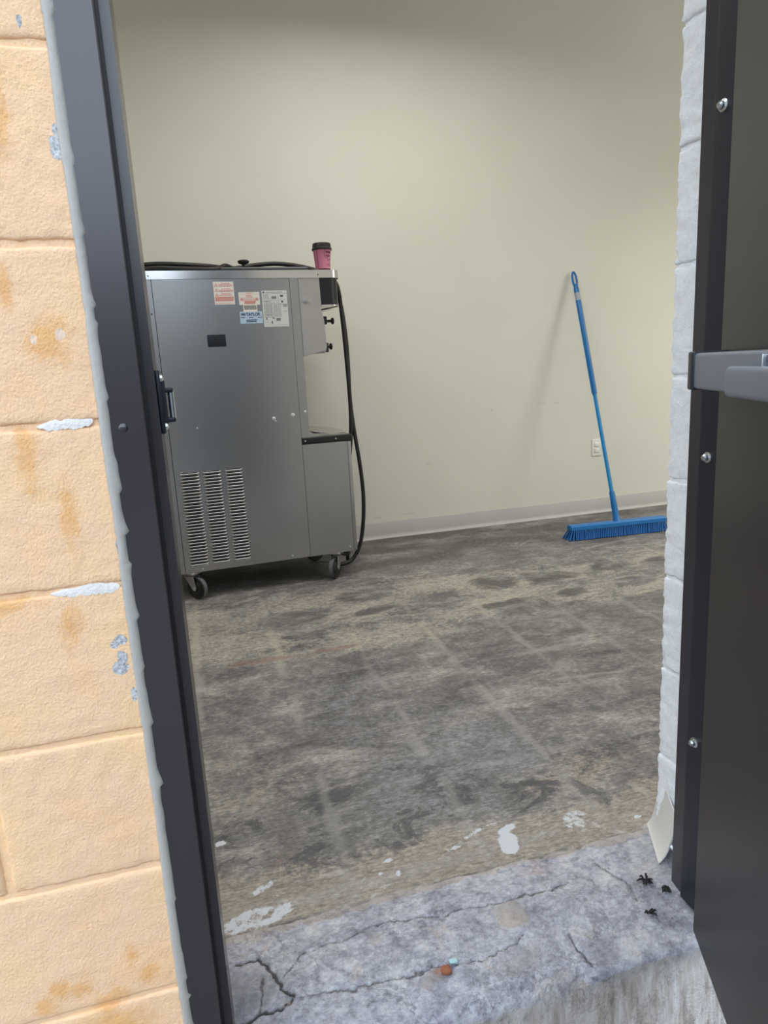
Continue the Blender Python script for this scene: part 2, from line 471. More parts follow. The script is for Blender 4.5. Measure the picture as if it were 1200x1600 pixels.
def mat_step():
    t = NT('weathered_threshold_concrete'); p = t.pos()
    n1 = t.noise(p, 9, 9, 0.68, 0.4); n2 = t.noise(p, 34, 8, 0.7, 0.3); fine = t.noise(p, 210, 4, 0.7)
    c = t.ramp(n1, [(0.30, S(132, 131, 138)), (0.43, S(172, 171, 180)), (0.55, S(190, 189, 196)), (0.64, S(204, 200, 200)), (0.72, S(224, 219, 214))])
    c = t.mix(0.42, c, t.ramp(n2, [(0.34, (.16, .16, .17)), (0.5, (.52, .52, .52)), (0.66, (.88, .87, .85))]), 'OVERLAY')
    n5 = t.noise(t.scaled(p, (1, 1.6, 1)), 85, 6, 0.72)
    c = t.mix(0.45, c, t.ramp(n5, [(0.34, (.18, .18, .19)), (0.5, (.52, .52, .52)), (0.66, (.86, .855, .84))]), 'OVERLAY')
    a = t.attr('stain'); sp = t.node('ShaderNodeSeparateColor'); t.l.new(a.outputs['Color'], sp.inputs[0])
    br = t.math('MULTIPLY', t.math('SUBTRACT', n2, 0.5), 1.0)
    def m(sock, k=1.0, lo=0.2, hi=0.8):
        return t.math('MULTIPLY', t.rng(t.math('ADD', sock, br), lo, hi), k)
    c = t.mix(m(sp.outputs[0], 0.75), c, t.ramp(n1, [(0.3, S(152, 139, 127)), (0.7, S(216, 205, 194))]))
    c = t.mix(m(sp.outputs[1], 0.7), c, S(104, 100, 108))
    c = t.mix(m(a.outputs['Alpha'], 0.65), c, S(170, 128, 104))
    sx = t.node('ShaderNodeSeparateXYZ'); t.l.new(p, sx.inputs[0])
    streak = t.noise(t.scaled(p, (34, 34, 5)), 1.0, 8, 0.72, 0.4)
    face = t.ramp(streak, [(0.32, S(138, 121, 110)), (0.45, S(184, 170, 160)), (0.58, S(212, 204, 199)), (0.70, S(238, 236, 236))])
    c = t.mix(t.math('MULTIPLY', t.rng(sx.outputs['Z'], -.042, -.075), 0.85), c, face)
    c = t.mix(t.rng(sp.outputs[2], 0.25, 0.9, 0.0, 0.9), c, S(66, 60, 58))
    pink = t.rng(t.noise(p, 14, 6, 0.7, 0.5), 0.60, 0.66)
    c = t.mix(t.math('MULTIPLY', pink, 0.45), c, S(212, 192, 178))
    crust = t.rng(t.noise(p, 19, 9, 0.78, 0.6), 0.62, 0.66)
    c = t.mix(t.math('MULTIPLY', crust, 0.5), c, S(236, 234, 234))
    vein = t.node('ShaderNodeMath', operation='ABSOLUTE'); t.l.new(t.math('SUBTRACT', t.noise(p, 3, 9, 0.72, 0.4), 0.5), vein.inputs[0])
    vein = t.rng(vein.outputs[0], 0.006, 0.0)
    c = t.mix(t.math('MULTIPLY', vein, 0.10), c, S(92, 88, 94))
    pit = t.rng(t.noise(p, 85, 6, 0.75), 0.33, 0.27)
    c = t.mix(t.math('MULTIPLY', pit, 0.7), c, S(78, 74, 80))
    t.set(Base_Color=c, Roughness=0.85); t.b.inputs['Specular IOR Level'].default_value = 0.25
    h = t.math('ADD', t.math('MULTIPLY', n2, 0.9), t.math('MULTIPLY', fine, 0.45))
    h = t.math('ADD', h, t.math('MULTIPLY', n5, 0.7))
    t.bump(t.math('SUBTRACT', h, t.math('MULTIPLY', vein, 0.25)), 0.8, 0.008); return t.m
M['floor'] = mat_floor(); M['step'] = mat_step()

# ------------------------------------------------------------------ the setting
X0, X1 = -2.4, 6.4
YE, YI, YB = 0.880, 1.150, 4.0585
ZC = 3.25
LX, RX = -0.105, 0.905            # masonry opening
LINTEL = 2.2328                   # a bed joint
COURSE = 0.2032; Z0 = 0.8102

def seg_d(px, py, pts):
    """distance of grid points to a polyline"""
    d = np.full(px.shape, 1e9)
    for (ax, ay), (bx, by) in zip(pts[:-1], pts[1:]):
        vx, vy = bx - ax, by - ay
        t = np.clip(((px - ax) * vx + (py - ay) * vy) / (vx * vx + vy * vy + 1e-12), 0, 1)
        d = np.minimum(d, np.hypot(px - ax - t * vx, py - ay - t * vy))
    return d
def blob(px, py, cx, cy, rx, ry, rot=0.0, soft=0.5):
    c, s = math.cos(rot), math.sin(rot)
    u = ((px - cx) * c + (py - cy) * s) / rx; v = (-(px - cx) * s + (py - cy) * c) / ry
    return 1 - sstep(1 - soft, 1 + soft, np.hypot(u, v))
def grid_mesh(name, P, mat, attrs, smooth=True):
    ny, nx = P.shape[:2]
    me = bpy.data.meshes.new(name)
    idx = np.arange(nx * ny).reshape(ny, nx)
    q = np.stack([idx[:-1, :-1], idx[:-1, 1:], idx[1:, 1:], idx[1:, :-1]], -1).reshape(-1, 4)
    me.from_pydata(P.reshape(-1, 3).tolist(), [], q.tolist())
    me.materials.append(mat)
    for an, arr in attrs.items():
        at = me.attributes.new(an, 'FLOAT_COLOR', 'POINT')
        at.data.foreach_set('color', arr.reshape(-1).astype(np.float32))
    me.polygons.foreach_set('use_smooth', [smooth] * len(me.polygons))
    me.update()
    return me

def build_floor():
    xs = np.concatenate([[X0, -1.6, -1.0, -.7], np.arange(-.5, 3.62, .0095), [4.0, 5.0, X1]])
    ys = [1.165]
    while ys[-1] < YB - 0.02: ys.append(ys[-1] + .0045 + .012 * (ys[-1] - 1.165) / 2.9)
    ys = np.array(ys[:-1] + [YB])
    x, y = np.meshgrid(xs, ys)
    w1 = fbm(x * 4, y * 6, 0, 5, 3); w2 = fbm(x * 4, y * 6, 9, 5, 5)
    h1 = fbm(x * 24, y * 24, 0, 4, 13); h2 = fbm(x * 24, y * 24, 9, 4, 15)
    wx = x + .09 * w1 + .018 * h1; wy = y + .07 * w2 + .016 * h2       # strongly warped coordinates for stains
    lx = x + .02 * w1 + .008 * h1; ly = y + .02 * w2 + .008 * h2       # lightly warped for joints
    worn = fbm(x * 5, y * 9, 4, 5, 17)                                  # wear that breaks every mark
    # old tile joints, 12 inch grid
    gx = np.abs(((lx - .2161) / .3048 + .5) % 1 - .5) * .3048
    gy = np.abs(((ly - 1.83) / .3048 + .5) % 1 - .5) * .3048
    lwd = .021 * (1 + .6 * w1)
    line = np.maximum(np.exp(-(gx / lwd) ** 2) * np.clip(.85 + .8 * fbm(x * 1.7, y * 1.7, 4, 3, 11), 0, 1),
                      np.exp(-(gy / lwd) ** 2) * np.clip(.45 + 1.2 * fbm(x * 1.7, y * 1.7, 7, 3, 12), 0, 1))
    line *= np.clip(.85 + .9 * worn, 0, 1)
    line *= 1 - .5 * sstep(2.9, 3.5, y)
    # pale beige band of adhesive across the room
    low = 2.43 + .055 * x
    band = sstep(low - .12, low + .08, wy) * sstep(3.36, 3.0, wy)
    beige = band * np.clip(.52 + .9 * fbm(x * 3, y * 6.5, 2, 5, 21), 0, 1)
    beige = np.maximum(beige, .75 * blob(wx, wy, .62, 2.52, .36, .14, 0, .7))
    beige = np.maximum(beige, .70 * blob(wx, wy, -.02, 2.75, .26, .30, 0, .8))
    dark = np.zeros_like(x); rims = np.zeros_like(x)
    for (cx, cy, rx, ry) in ((1.003, 2.875, .12, .065), (1.33, 2.93, .125, .085), (1.62, 2.93, .12, .075), (1.24, 2.66, .13, .055), (1.60, 2.655, .12, .05),
                             (1.95, 2.93, .12, .07), (1.93, 2.68, .12, .05), (.33, 2.87, .16, .10), (.35, 2.655, .09, .045), (.70, 3.03, .14, .10), (.68, 2.80, .10, .05), (2.27, 2.9, .12, .08)):
        q = .85 * wx + .15 * x; r = .8 * wy + .2 * y
        d = blob(q, r, cx, cy, rx, ry, .1, .55)
        rim = np.clip(blob(q, r, cx, cy, rx * 1.35, ry * 1.5, .1, .35) - blob(q, r, cx, cy, rx * 1.05, ry * 1.1, .1, .35), 0, 1)
        beige = np.maximum(beige * (1 - .85 * d), .7 * rim * np.clip(.8 + worn, 0, 1)); rims = np.maximum(rims, .85 * rim * np.clip(.65 + 1.3 * worn, 0, 1))
        dark = np.maximum(dark, .80 * d * np.clip(.62 + 1.5 * worn, 0, 1))
    dark = np.maximum(dark, sstep(3.2, 3.5, wy) * np.clip(.38 + .9 * fbm(x * 2.5, y * 6, 1, 5, 33), 0, 1))
    dark = np.maximum(dark, .32 * sstep(.9, 1.2, wx) * sstep(2.52, 2.42, .3 * wy + .7 * y - .055 * (x - 1)) * sstep(1.7, 2.1, wy))
    dark = np.maximum(dark, .55 * sstep(1.25, 1.36, wy) * sstep(1.62, 1.42, wy) * np.clip(.25 + 1.3 * fbm(x * 6, y * 7, 3, 4, 37), 0, 1))
    # brown screed close to the door
    brown = sstep(1.40, 1.24, wy + .03 * x) * np.clip(.85 + .5 * worn, 0, 1)
    brown = np.maximum(brown, .45 * blob(wx, wy, .9, 1.42, .22, .10, .2, .8))
    brown = np.maximum(brown, .35 * blob(wx, wy, .0, 1.65, .2, .25, 0, .9))
    # bluish daylight sheen painted into the walkway colour
    blue = np.maximum(.55 * blob(wx, wy, .62, 1.55, .36, .30, .3, .9), .38 * blob(wx, wy, .45, 1.9, .55, .45, 0, .9)) * np.clip(.7 + .9 * fbm(x * 3, y * 4, 3, 4, 51), 0, 1)
    blue = np.clip(blue, 0, 1) * (1 - .8 * brown)
    pale = np.zeros_like(x)
    for pts, w, k in (([(1.083, 1.898), (1.2, 1.885), (1.384, 1.865)], .013, .8), ([(.231, 1.785), (.32, 1.787), (.413, 1.783)], .006, .8), ([(.75, 1.86), (1.0, 1.89)], .006, .6),
                   ([(.30, 1.475), (.55, 1.44)], .004, .5), ([(2.2, 3.33), (2.42, 3.36)], .014, .8), ([(1.75, 3.5), (1.9, 3.62)], .012, .8), ([(2.55, 3.25), (2.7, 3.25)], .012, .8),
                   ([(.75, 2.43), (1.15, 2.47), (1.55, 2.505), (2.1, 2.56)], .022, .7), ([(.9, 3.0), (1.45, 3.1), (2.0, 3.17), (2.5, 3.22)], .02, .55),
                   ([(.19, 1.165), (.175, 1.235)], .006, .7), ([(1.2, 2.75), (1.33, 2.79), (1.75, 2.80)], .014, .6), ([(.78, 3.0), (.93, 2.78)], .02, .6), ([(1.15, 3.05), (1.4, 2.78), (1.5, 2.58)], .018, .6), ([(1.55, 3.15), (1.78, 2.8)], .018, .6),
                   ([(.84, 2.97), (.98, 2.72)], .012, .5)):
        pale = np.maximum(pale, k * np.exp(-(seg_d(lx, ly, pts) / w) ** 2) * np.clip(.75 + 1.2 * worn, 0, 1))
    pale = np.maximum(pale, .38 * sstep(1.36, 1.20, wy) * np.clip(-.1 + 2.0 * fbm(x * 7, y * 12, 8, 5, 57), 0, 1))
    white = np.zeros_like(x)
    for (cx, cy, rx, ry, ro, k) in ((.585, 1.225, .024, .035, -.5, .95), (.60, 1.27, .03, .012, .5, .6), (.318, 1.268, .010, .006, 0, .8), (.293, 1.237, .008, .006, 0, .75), (.331, 1.224, .007, .010, 0, .7),
                                    (.01, 1.195, .075, .030, .1, .52), (.04, 1.28, .035, .014, .5, .42), (.76, 1.25, .05, .03, .6, .46), (-.055, 1.441, .014, .010, 0, .8),
                                    (.47, 1.25, .05, .007, .35, .33), (.55, 1.29, .09, .007, .35, .36), (.90, 1.21, .008, .006, 0, .9)):
        white = np.maximum(white, k * blob(.22 * wx + .78 * x + .012 * h2, .22 * wy + .78 * y + .012 * h1, cx, cy, rx, ry, ro, .45))
    red = np.maximum(blob(wx, wy, .14, 2.47, .14, .03, .05, .8), blob(wx, wy, .43, 2.47, .15, .03, 0, .8)) * .6
    red = np.maximum(red, .4 * blob(wx, wy, .1, 1.34, .06, .015, 0, .8))
    stain = np.stack([np.clip(beige, 0, 1), np.clip(brown, 0, 1), np.clip(dark, 0, 1), np.clip(blue, 0, 1)], -1)
    scabz = np.maximum(sstep(1.24, 1.34, wy) * sstep(1.66, 1.48, wy), .25)
    marks = np.stack([np.clip(np.maximum.reduce([line * .80, pale * .95, rims * 1.0]), 0, 1), red, white, scabz], -1)
    z = .0012 * fbm(x * 6, y * 6, 0, 4, 61) + .0008 * line - .0015
    yy = y.copy()
    yy[0] = 1.168 + .011 * fbm(xs * 7, xs * 0, 0, 4, 71)
    z[0] = -.006
    P = np.stack([x, yy, z], -1)
    o = link('floor', grid_mesh('floor', P, M['floor'], {'stain': stain, 'marks': marks}))
    tag(o, 'bare stained concrete floor with ghost lines of old tiles', 'floor', kind='structure')
build_floor()

def build_step():
    xs = np.arange(LX + .0006, RX - .0005, .0035)
    n1 = 105
    # profile parameter: flat part from y=1.20 to the nosing, then down the face
    s = np.concatenate([np.linspace(0, 1, n1), np.linspace(1, 2, 26)[1:], np.linspace(2, 3, 40)[1:]])
    x, ss = np.meshgrid(xs, s)
    rad = .012 + .030 * sstep(.62, .56, x + .01 * fbm(x * 30, ss * 8, 0, 2, 5))      # worn round on the left, squarer on the right
    ye = .893 + .004 * sstep(.62, .56, x)
    def ztop(y): return np.interp(y, [.80, .90, .955, 1.03, 1.10, 1.25], [-.036, -.030, -.018, -.004, -.003, -.004])
    yn = ye + rad
    flat = np.clip(ss, 0, 1); arc = np.clip(ss - 1, 0, 1); fall = np.clip(ss - 2, 0, 1)
    yf = 1.20 + (yn - 1.20) * flat
    th = arc * math.pi / 2
    y = np.where(ss <= 1, yf, yn - rad * np.sin(th))
    zt = ztop(yf)
    z = np.where(ss <= 1, zt, zt - rad * (1 - np.cos(th)) - fall * .33)
    y = y - .012 * fall
    cracks = [([(-.09, 1.166), (.036, 1.176), (.161, 1.158), (.317, 1.146), (.407, 1.158), (.502, 1.170), (.605, 1.166), (.713, 1.160), (.87, 1.150)], .0022, .5),
              ([(.045, 1.055), (.084, 1.082), (.147, 1.091), (.252, 1.104), (.303, 1.099), (.458, 1.080), (.601, 1.079), (.651, 1.09)], .0026, .75),
              ([(.071, .997), (.172, .989), (.266, .985), (.339, .981), (.393, .977), (.428, .983), (.499, .994)], .0024, .75),
              ([(-.03, 1.10), (.003, 1.102), (.033, 1.056), (.046, 1.018), (.061, 1.006), (.048, .995), (-.006, .997), (-.039, .989)], .0040, 1),
              ([(.003, 1.04), (.012, 1.055), (.005, 1.03), (-.005, 1.0)], .003, .8),
              ([(.730, 1.115), (.745, 1.08), (.758, 1.034), (.755, .998)], .0036, .7),
              ([(.582, .974), (.589, .918), (.593, .88)], .0034, .8)]
    jx = x + .012 * fbm(x * 22, y * 22, 0, 4, 81) + .004 * fbm(x * 110, y * 110, 2, 2, 83); jy = y + .014 * fbm(x * 22, y * 22, 5, 4, 82) + .004 * fbm(x * 110, y * 110, 7, 2, 84)
    crack = np.zeros_like(x)
    for pts, w, k in cracks:
        crack = np.maximum(crack, k * np.exp(-(seg_d(jx, jy, pts) / w) ** 2) * (ss <= 1.2))
    rough = .0035 * fbm(x * 16, y * 16, z * 16, 5, 91) + .0016 * fbm(x * 70, y * 70, z * 70, 3, 92)
    pits = .004 * sstep(.42, .62, fbm(x * 22, y * 22, z * 22, 3, 95))
    for (cx, cy, rx, ry, dd) in ((.492, 1.045, .018, .022, .006), (.333, .974, .02, .014, .004), (.232, 1.076, .010, .008, .004)):
        pits = pits + dd * blob(jx, jy, cx, cy, rx, ry, 0, .6) * (ss <= 1)
    d = rough - pits - .006 * crack
    # normal direction of the profile
    ny = np.where(ss <= 1, 0, -np.sin(th)); nz = np.where(ss <= 1, 1, np.cos(th))
    edge = sstep(1.19, 1.165, y)
    y2 = y + ny * d; z2 = z + nz * d * np.where(ss <= 1, .35 + .65 * edge, 1)
    brown = np.maximum.reduce([blob(jx, jy, .492, 1.045, .030, .034, 0, .6) * .9 * (ss < 1.5), blob(jx, jy, .465, .953, .06, .025, .1, .7) * .5, blob(jx, jy, .232, 1.078, .02, .014, 0, .6) * .5,
                               sstep(1.6, 2.2, ss) * (.55 + .5 * fbm(x * 9, z * 5, 0, 3, 97)), blob(jx, jy, .30, .965, .035, .014, 0, .6) * .6,
                               sstep(1.135, 1.165, jy) * .75 * (ss <= 1), blob(jx, jy, .52, .905, .06, .02, 0, .6) * .5])
    darkm = np.maximum.reduce([blob(jx, jy, .78, 1.01, .035, .05, .3, .7) * .5, blob(jx, jy, -.01, 1.04, .07, .05, 0, .6) * .55, blob(jx, jy, .62, .93, .05, .035, 0, .8) * .45,
                               sstep(1.9, 2.1, ss) * sstep(2.6, 2.1, ss) * (.3 + .5 * fbm(x * 22, z * 4, 0, 3, 98)) * (x > .58), blob(jx, jy, .86, 1.06, .05, .09, 0, .6) * .4])
    rust = np.maximum(blob(jx, jy, .325, .972, .014, .010, 0, .6), .35 * blob(jx, jy, .6, 1.13, .08, .03, 0, .7)) * (ss <= 1.2)
    stain = np.stack([np.clip(brown, 0, 1), np.clip(darkm, 0, 1), np.clip(crack, 0, 1), np.clip(rust, 0, 1)], -1)
    P = np.stack([x, y2, z2], -1)[::-1]
    o = link('concrete_step', grid_mesh('concrete_step', P, M['step'], {'stain': stain[::-1]}))
    tag(o, 'cracked pale concrete doorway step sloping out below the door frame', 'step')
    return o
step = build_step()

# ground outside
tag(MB().add([(-14, -16, -.36), (16, -16, -.36), (16, .86, -.36), (-14, .86, -.36)], [(0, 1, 2, 3)]).build('ground', M['asphalt'], smooth=False),
    'grey asphalt ground outside the doorway', 'ground', kind='structure')

o = MB().box(-14, 16, -9.3, -9.0, -.36, 2.9).build('wall_opposite', plain('far_wall_paint', S(92, 86, 84), 0.85, var=.15, bumpy=.3), smooth=False)
tag(o, 'dull grey-brown wall across the yard, seen only in reflections', 'wall', kind='structure')

# front wall of painted block: the mortar body carries the blocks as parts
wf = MB()
J = .0032
for (a, b, z0, z1) in ((X0, LX - .004, -.36, ZC), (RX + .004, X1, -.36, ZC), (LX - .004, RX + .004, LINTEL + .004, ZC)):
    wf.box(a, b, YE + J, YE + .05, z0, z1)
wall_front = wf.build('wall_front', M['block'], smooth=False)
tag(wall_front, 'outside wall of peach-painted concrete blocks beside the doorway', 'wall', kind='structure')
wm = MB()
for (a, b, z0, z1) in ((X0, LX - .004, -.36, ZC), (RX + .004, X1, -.36, ZC), (LX - .004, RX + .004, LINTEL + .004, ZC)):
    wm.box(a, b, YE + .05, YI - J, z0, z1)
wm.build('mortar_core', M['block_white'], wall_front, smooth=False)
wi = MB()                                            # white painted inner face of the same wall
for (a, b, z0, z1) in ((X0, LX - .40, 0, ZC), (RX + .40, X1, 0, ZC), (LX - .40, RX + .40, LINTEL + .2, ZC)):
    wi.box(a, b, YI - J, YI - .001, z0, z1)
wi.build('inner_coat', M['block_white'], wall_front, smooth=False)
def block(x0, x1, zb, seed, rough, amp=.0026):
    g = .0034
    m = MB()
    if rough:
        m.rbox(x0, x1, YE, YI, zb + g, zb + COURSE - g, .0048, n=2, amp=amp, sc=95, seed=seed, inner=22)
    else:
        m.rbox(x0, x1, YE, YI, zb + g, zb + COURSE - g, .0045, n=1)
    o = m.build('block', M['block'], wall_front, ang=60)
    me = o.data
    me.materials.append(M['block_white'])
    for p in me.polygons:                            # reveals and inside are white, the street side is peach
        if p.center.y > YE + .06: p.material_index = 1
zb0 = Z0 - 6 * COURSE
for k in range(18):
    zb = zb0 + k * COURSE
    if zb + COURSE > ZC - .02 or zb < -.38: continue
    par = k % 2
    if zb + .01 < LINTEL:
        w = .190 if par == 0 else .390
        block(LX - w, LX, zb, 100 + k, True)
        block(LX - w - .3975, LX - w - .0075, zb, 200 + k, False)
        block(RX, RX + w, zb, 300 + k, True, .0048)
        block(RX + w + .0075, RX + w + .3975, zb, 400 + k, False)
    else:
        xx = LX - (.59 if par else .39)
        while xx < RX + .35:
            block(xx, xx + .39, zb, 500 + k, False); xx += .3975
# white filler squeezed into two bed joints
def smear(x0, x1, z, h, seed, tilt):
    n = 70; V = []; Fc = []
    for i in range(n + 1):
        t = i / n; x = x0 + (x1 - x0) * t
        e = min(1, 3.2 * t) ** .7 * min(1, 10 * (1 - t)) ** .5
        up = h * (.60 + .35 * float(fbm(t * 7, seed, 0, 4))) * e; dn = h * (.72 + .30 * float(fbm(t * 22, seed + 5, 0, 3))) * e
        zc = z + tilt * (t - .5)
        b = .0005 * e * (1 + .5 * float(vnoise(t * 12, seed + 9)))
        V += [(x, YE + .004, zc + up), (x, YE + .0005, zc + up * .85), (x, YE - b * .4, zc + up * .3), (x, YE - b, zc - dn * .6), (x, YE - b * .8, zc - dn * .92), (x, YE + .004, zc - dn)]
    for i in range(n):
        for k in range(5): Fc.append((i * 6 + k, i * 6 + k + 1, i * 6 + k + 7, i * 6 + k + 6))
    MB().add(V, Fc).build('filler_smear', M['caulk_white'], wall_front)
smear(-.180, -.117, 1.0145, .0105, 3, .004)
smear(-.194, -.113, .8085, .0105, 8, .0)

# other walls, ceiling
o = MB().box(X0 - .1, X1 + .1, YB, YB + .1, -.05, ZC + .1).build('wall_back', M['wall'], smooth=False)
tag(o, 'cream painted back wall of the empty room', 'wall', kind='structure')
o = MB().box(X0 - .1, X0, YI - .2, YB, -.05, ZC + .1).build('wall_left', M['wall'], smooth=False)
tag(o, 'cream painted side wall out of sight behind the machine', 'wall', kind='structure')
o = MB().box(X1, X1 + .1, YI - .2, YB, -.05, ZC + .1).build('wall_right', M['wall'], smooth=False)
tag(o, 'cream painted side wall out of sight to the right', 'wall', kind='structure')
o = MB().box(X0 - .1, X1 + .1, YE, YB + .1, ZC, ZC + .1).build('ceiling', M['ceiling'], smooth=False)
tag(o, 'pale ceiling just above the view', 'ceiling', kind='structure')

# cove base along the back wall
prof = [(YB, .102), (YB - .003, .1025), (YB - .0045, .100), (YB - .0045, .025), (YB - .007, .013), (YB - .013, .005), (YB - .019, .0015), (YB - .019, -.003), (YB, -.003)]
nb = 60; V = []; Fc = []
for i in range(nb + 1):
    x = X0 + (X1 - X0) * i / nb
    dz = .0022 * float(vnoise(x * 3.3, 5)); dy = .0015 * float(vnoise(x * 4, 8))
    for (y, z) in prof: V.append((x, y + (dy if y < YB - .001 else 0), z + (dz if z > .05 else 0)))
m_ = len(prof)
for i in range(nb):
    for k in range(m_ - 1): Fc.append((i * m_ + k, i * m_ + k + 1, (i + 1) * m_ + k + 1, (i + 1) * m_ + k))
o = MB().add(V, Fc).build('baseboard_back', M['cove_back'], ang=50)
tag(o, 'grey vinyl cove base along the foot of the back wall', 'baseboard', kind='structure')

# ------------------------------------------------------------------ ceiling lights
def ceiling_light(x, y, label, watts, spread=150):
    t = empty('ceiling_light', (x, y, ZC))
    tag(t, label, 'ceiling light', 'ceiling lights above the room')
    MB().box(-.62, .62, -.16, .16, -.07, 0).build('housing', M['lamp_body'], t, smooth=False)
    MB().rbox(-.60, .60, -.14, .14, -.085, -.068, .006).build('diffuser', M['lamp_body'], t)
    ld = bpy.data.lights.new('lamp_glow', 'AREA'); ld.shape = 'RECTANGLE'; ld.size = 1.18; ld.size_y = .27
    ld.energy = watts; ld.color = LAMP_COL; ld.spread = math.radians(spread)
    lo = bpy.data.objects.new('lamp_glow', ld); C.objects.link(lo); lo.parent = t; lo.location = (0, 0, -.09)
ceiling_light(4.7, 1.75, 'long ceiling light on the right, out of view', LAMP_W * 2.1, 140)
ceiling_light(1.05, 2.75, 'long ceiling light above the middle of the back wall, out of view', LAMP_W * .78, 160)
ceiling_light(-1.3, 2.0, 'added fill light on the ceiling at left, out of view', LAMP_W * .45, 150)  # no fixture known here, added to brighten the left of the room

# ------------------------------------------------------------------ door frame
frame = empty('trim_1', (0, 0, 0))
tag(frame, 'dark bronze painted steel door frame around the opening', 'door frame', kind='structure')
YF, YS, YK, YR = .8765, .926, 1.018, 1.034
ZH = 2.155                                   # rabbet height
def jamb(sign, xs, xr, xo, zb):
    # xs stop, xr rabbet, xo outer edge; profile seen from above
    poly = [(xo, YF), (xr, YF), (xr, YS), (xs, YS), (xs, YK), (xr, YK), (xr, YR), (xo, YR)]
    if sign > 0: poly = poly[::-1]
    return MB().prism(poly, zb, ZH + .05, 'z').build('jamb', M['frame'], frame, ang=20)
jl = jamb(-1, -.0435, -.0590, -.1008, -.036)
jr = jamb(1, .8443, .860, .9008, -.030)
MB().prism([(YF, ZH), (YF, ZH + .05), (YR, ZH + .05), (YR, ZH), (YK, ZH), (YK, ZH - .016), (YS, ZH - .016), (YS, ZH)], -.059, .860, 'x').build('head', M['frame'], frame, ang=20)
# thin rubber seal lines in the rabbets
MB().box(-.0592, -.0555, YS - .0065, YS - .001, -.02, ZH).build('rubber_seal', M['strip'], frame, smooth=False)
MB().lathe([(0.0005, .0016), (.004, .0012), (.0055, 0)], 16, (-.084, YF, 1.005), (0, -1, 0)).build('frame_screw', M['frame'], frame)
ws = MB().prism([(.8443, .930), (.8443, .985), (.8395, .985), (.838, .980), (.838, .932)], -.012, ZH - .02, 'z').build('weatherstrip', M['strip'], frame, ang=20)
for z in (1.97, 1.428, .880, .341):
    m = MB().lathe([(.0095, 0), (.0095, .0015), (.006, .003), (.006, .0075), (.004, .0105), (.0008, .011)], 16, (.838, .963, z), (-1, 0, 0))
    m.build('screw', M['zinc'], ws, ang=30)
# grey sealant bead between frame and masonry
def bead(name, x, y, z0, z1, r, seed):
    n = 420; V = []; Fc = []; sg = 14
    for i in range(n + 1):
        z = z0 + (z1 - z0) * i / n
        k = float(fbm(z * 14, 0.3, 0, 4, seed)); k2 = float(fbm(z * 9, 4.3, 0, 4, seed + 7))
        k3 = float(fbm(z * 26, 8.1, 0, 3, seed + 4)); saw = (z * 8.5 + 1.4 * k) % 1.0
        a = r * (1 + .22 * k); b = r * .75 * (1 + .3 * k2)
        lap = r * (.75 * max(0, 1 - saw * 1.6) ** 2 + .35 * max(0, k3)) * (.6 + .8 * max(0, k2 + .3))
        for q in range(sg):
            th = 2 * math.pi * q / sg
            ex = (a + (lap if math.cos(th) > 0 else .2 * lap)) * math.cos(th); ey = b * math.sin(th)
            V.append((x + ex + .0013 * k2, y + ey, z))
    for i in range(n):
        for q in range(sg):
            q2 = (q + 1) % sg
            Fc.append((i * sg + q, i * sg + q2, (i + 1) * sg + q2, (i + 1) * sg + q))
    return MB().add(V, Fc).build(name, M['caulk'], frame, ang=60)
bead('sealant_bead', -.1040, .8785, -.03, 2.2, .0062, 3)
bead('sealant_bead', .9040, .8785, -.03, 2.2, .0062, 9)
# strike for the exit bar on the left jamb
st = empty('door_strike', (-.0435, .962, .99))
tag(st, 'black roller strike with steel pin on the left door jamb', 'door strike')
b = MB().rbox(0, .0055, -.026, .024, .000, .082, .0015).build('plate', M['strike_black'], st)
MB().box(.0055, .010, -.012, .018, .012, .068).build('body', M['strike_black'], st, smooth=False)
for z in (.0135, .0525):
    MB().rbox(.004, .0195, -.008, .014, z - .0035 + .0035, z + .0065, .002).build('prong', M['strike_black'], st)
MB().cyl((.0160, .000, .018), (.0160, .000, .0535), .0040, 16).build('roller_pin', M['zinc'], st)
for z in (.0085, .0715):
    MB().lathe([(.0052, 0), (.0048, .0026), (.0012, .0040)], 14, (.0055, -.010, z), (1, 0, 0)).build('screw', M['zinc'], st)

# ------------------------------------------------------------------ the open door
HX, HY = .795, .896
door = empty('door_1', (HX, HY, 0), math.atan2(-.91, -.415))      # local +x runs along the leaf from the hinge, -y is the room face
tag(door, 'dark bronze steel door standing open with grey exit bar', 'door', kind='structure')
# room face at local y = 0 ; the thickness lies on the +y side
MB().rbox(0, .910, .0, .044, .0, 2.128, .0025).build('leaf', M['door'], door, ang=50)
MB().box(-.004, 0.0, .012, .040, .0, 2.128).build('hinge_edge', M['strip'], door, smooth=False)
bar = MB().rbox(.040, .86, -.0495, -.012, 1.0035, 1.0555, .0045, n=3).build('exit_bar', M['grey_bar'], door)
MB().box(.052, .85, -.046, -.016, 1.0553, 1.0562).build('top_cover', M['grey_bar_top'], bar, smooth=False)
MB().rbox(.014, .041, -.0515, .0, 1.001, 1.0585, .003).build('end_cap', M['strike_black'], bar)
MB().box(.05, .85, -.014, .0, 1.008, 1.052).build('mounting_plate', M['strike_black'], bar, smooth=False)
MB().rbox(.212, .80, -.060, -.042, .9995, 1.0385, .007, n=3).build('push_pad', M['grey_bar'], bar)
MB().rbox(.322, .3240, -.056, -.040, 1.036, 1.052, .0006).build('dogging_clip', M['zinc'], bar)
MB().box(.3240, .36, -.052, -.044, 1.043, 1.050).build('dogging_slot', M['strike_black'], bar, smooth=False)

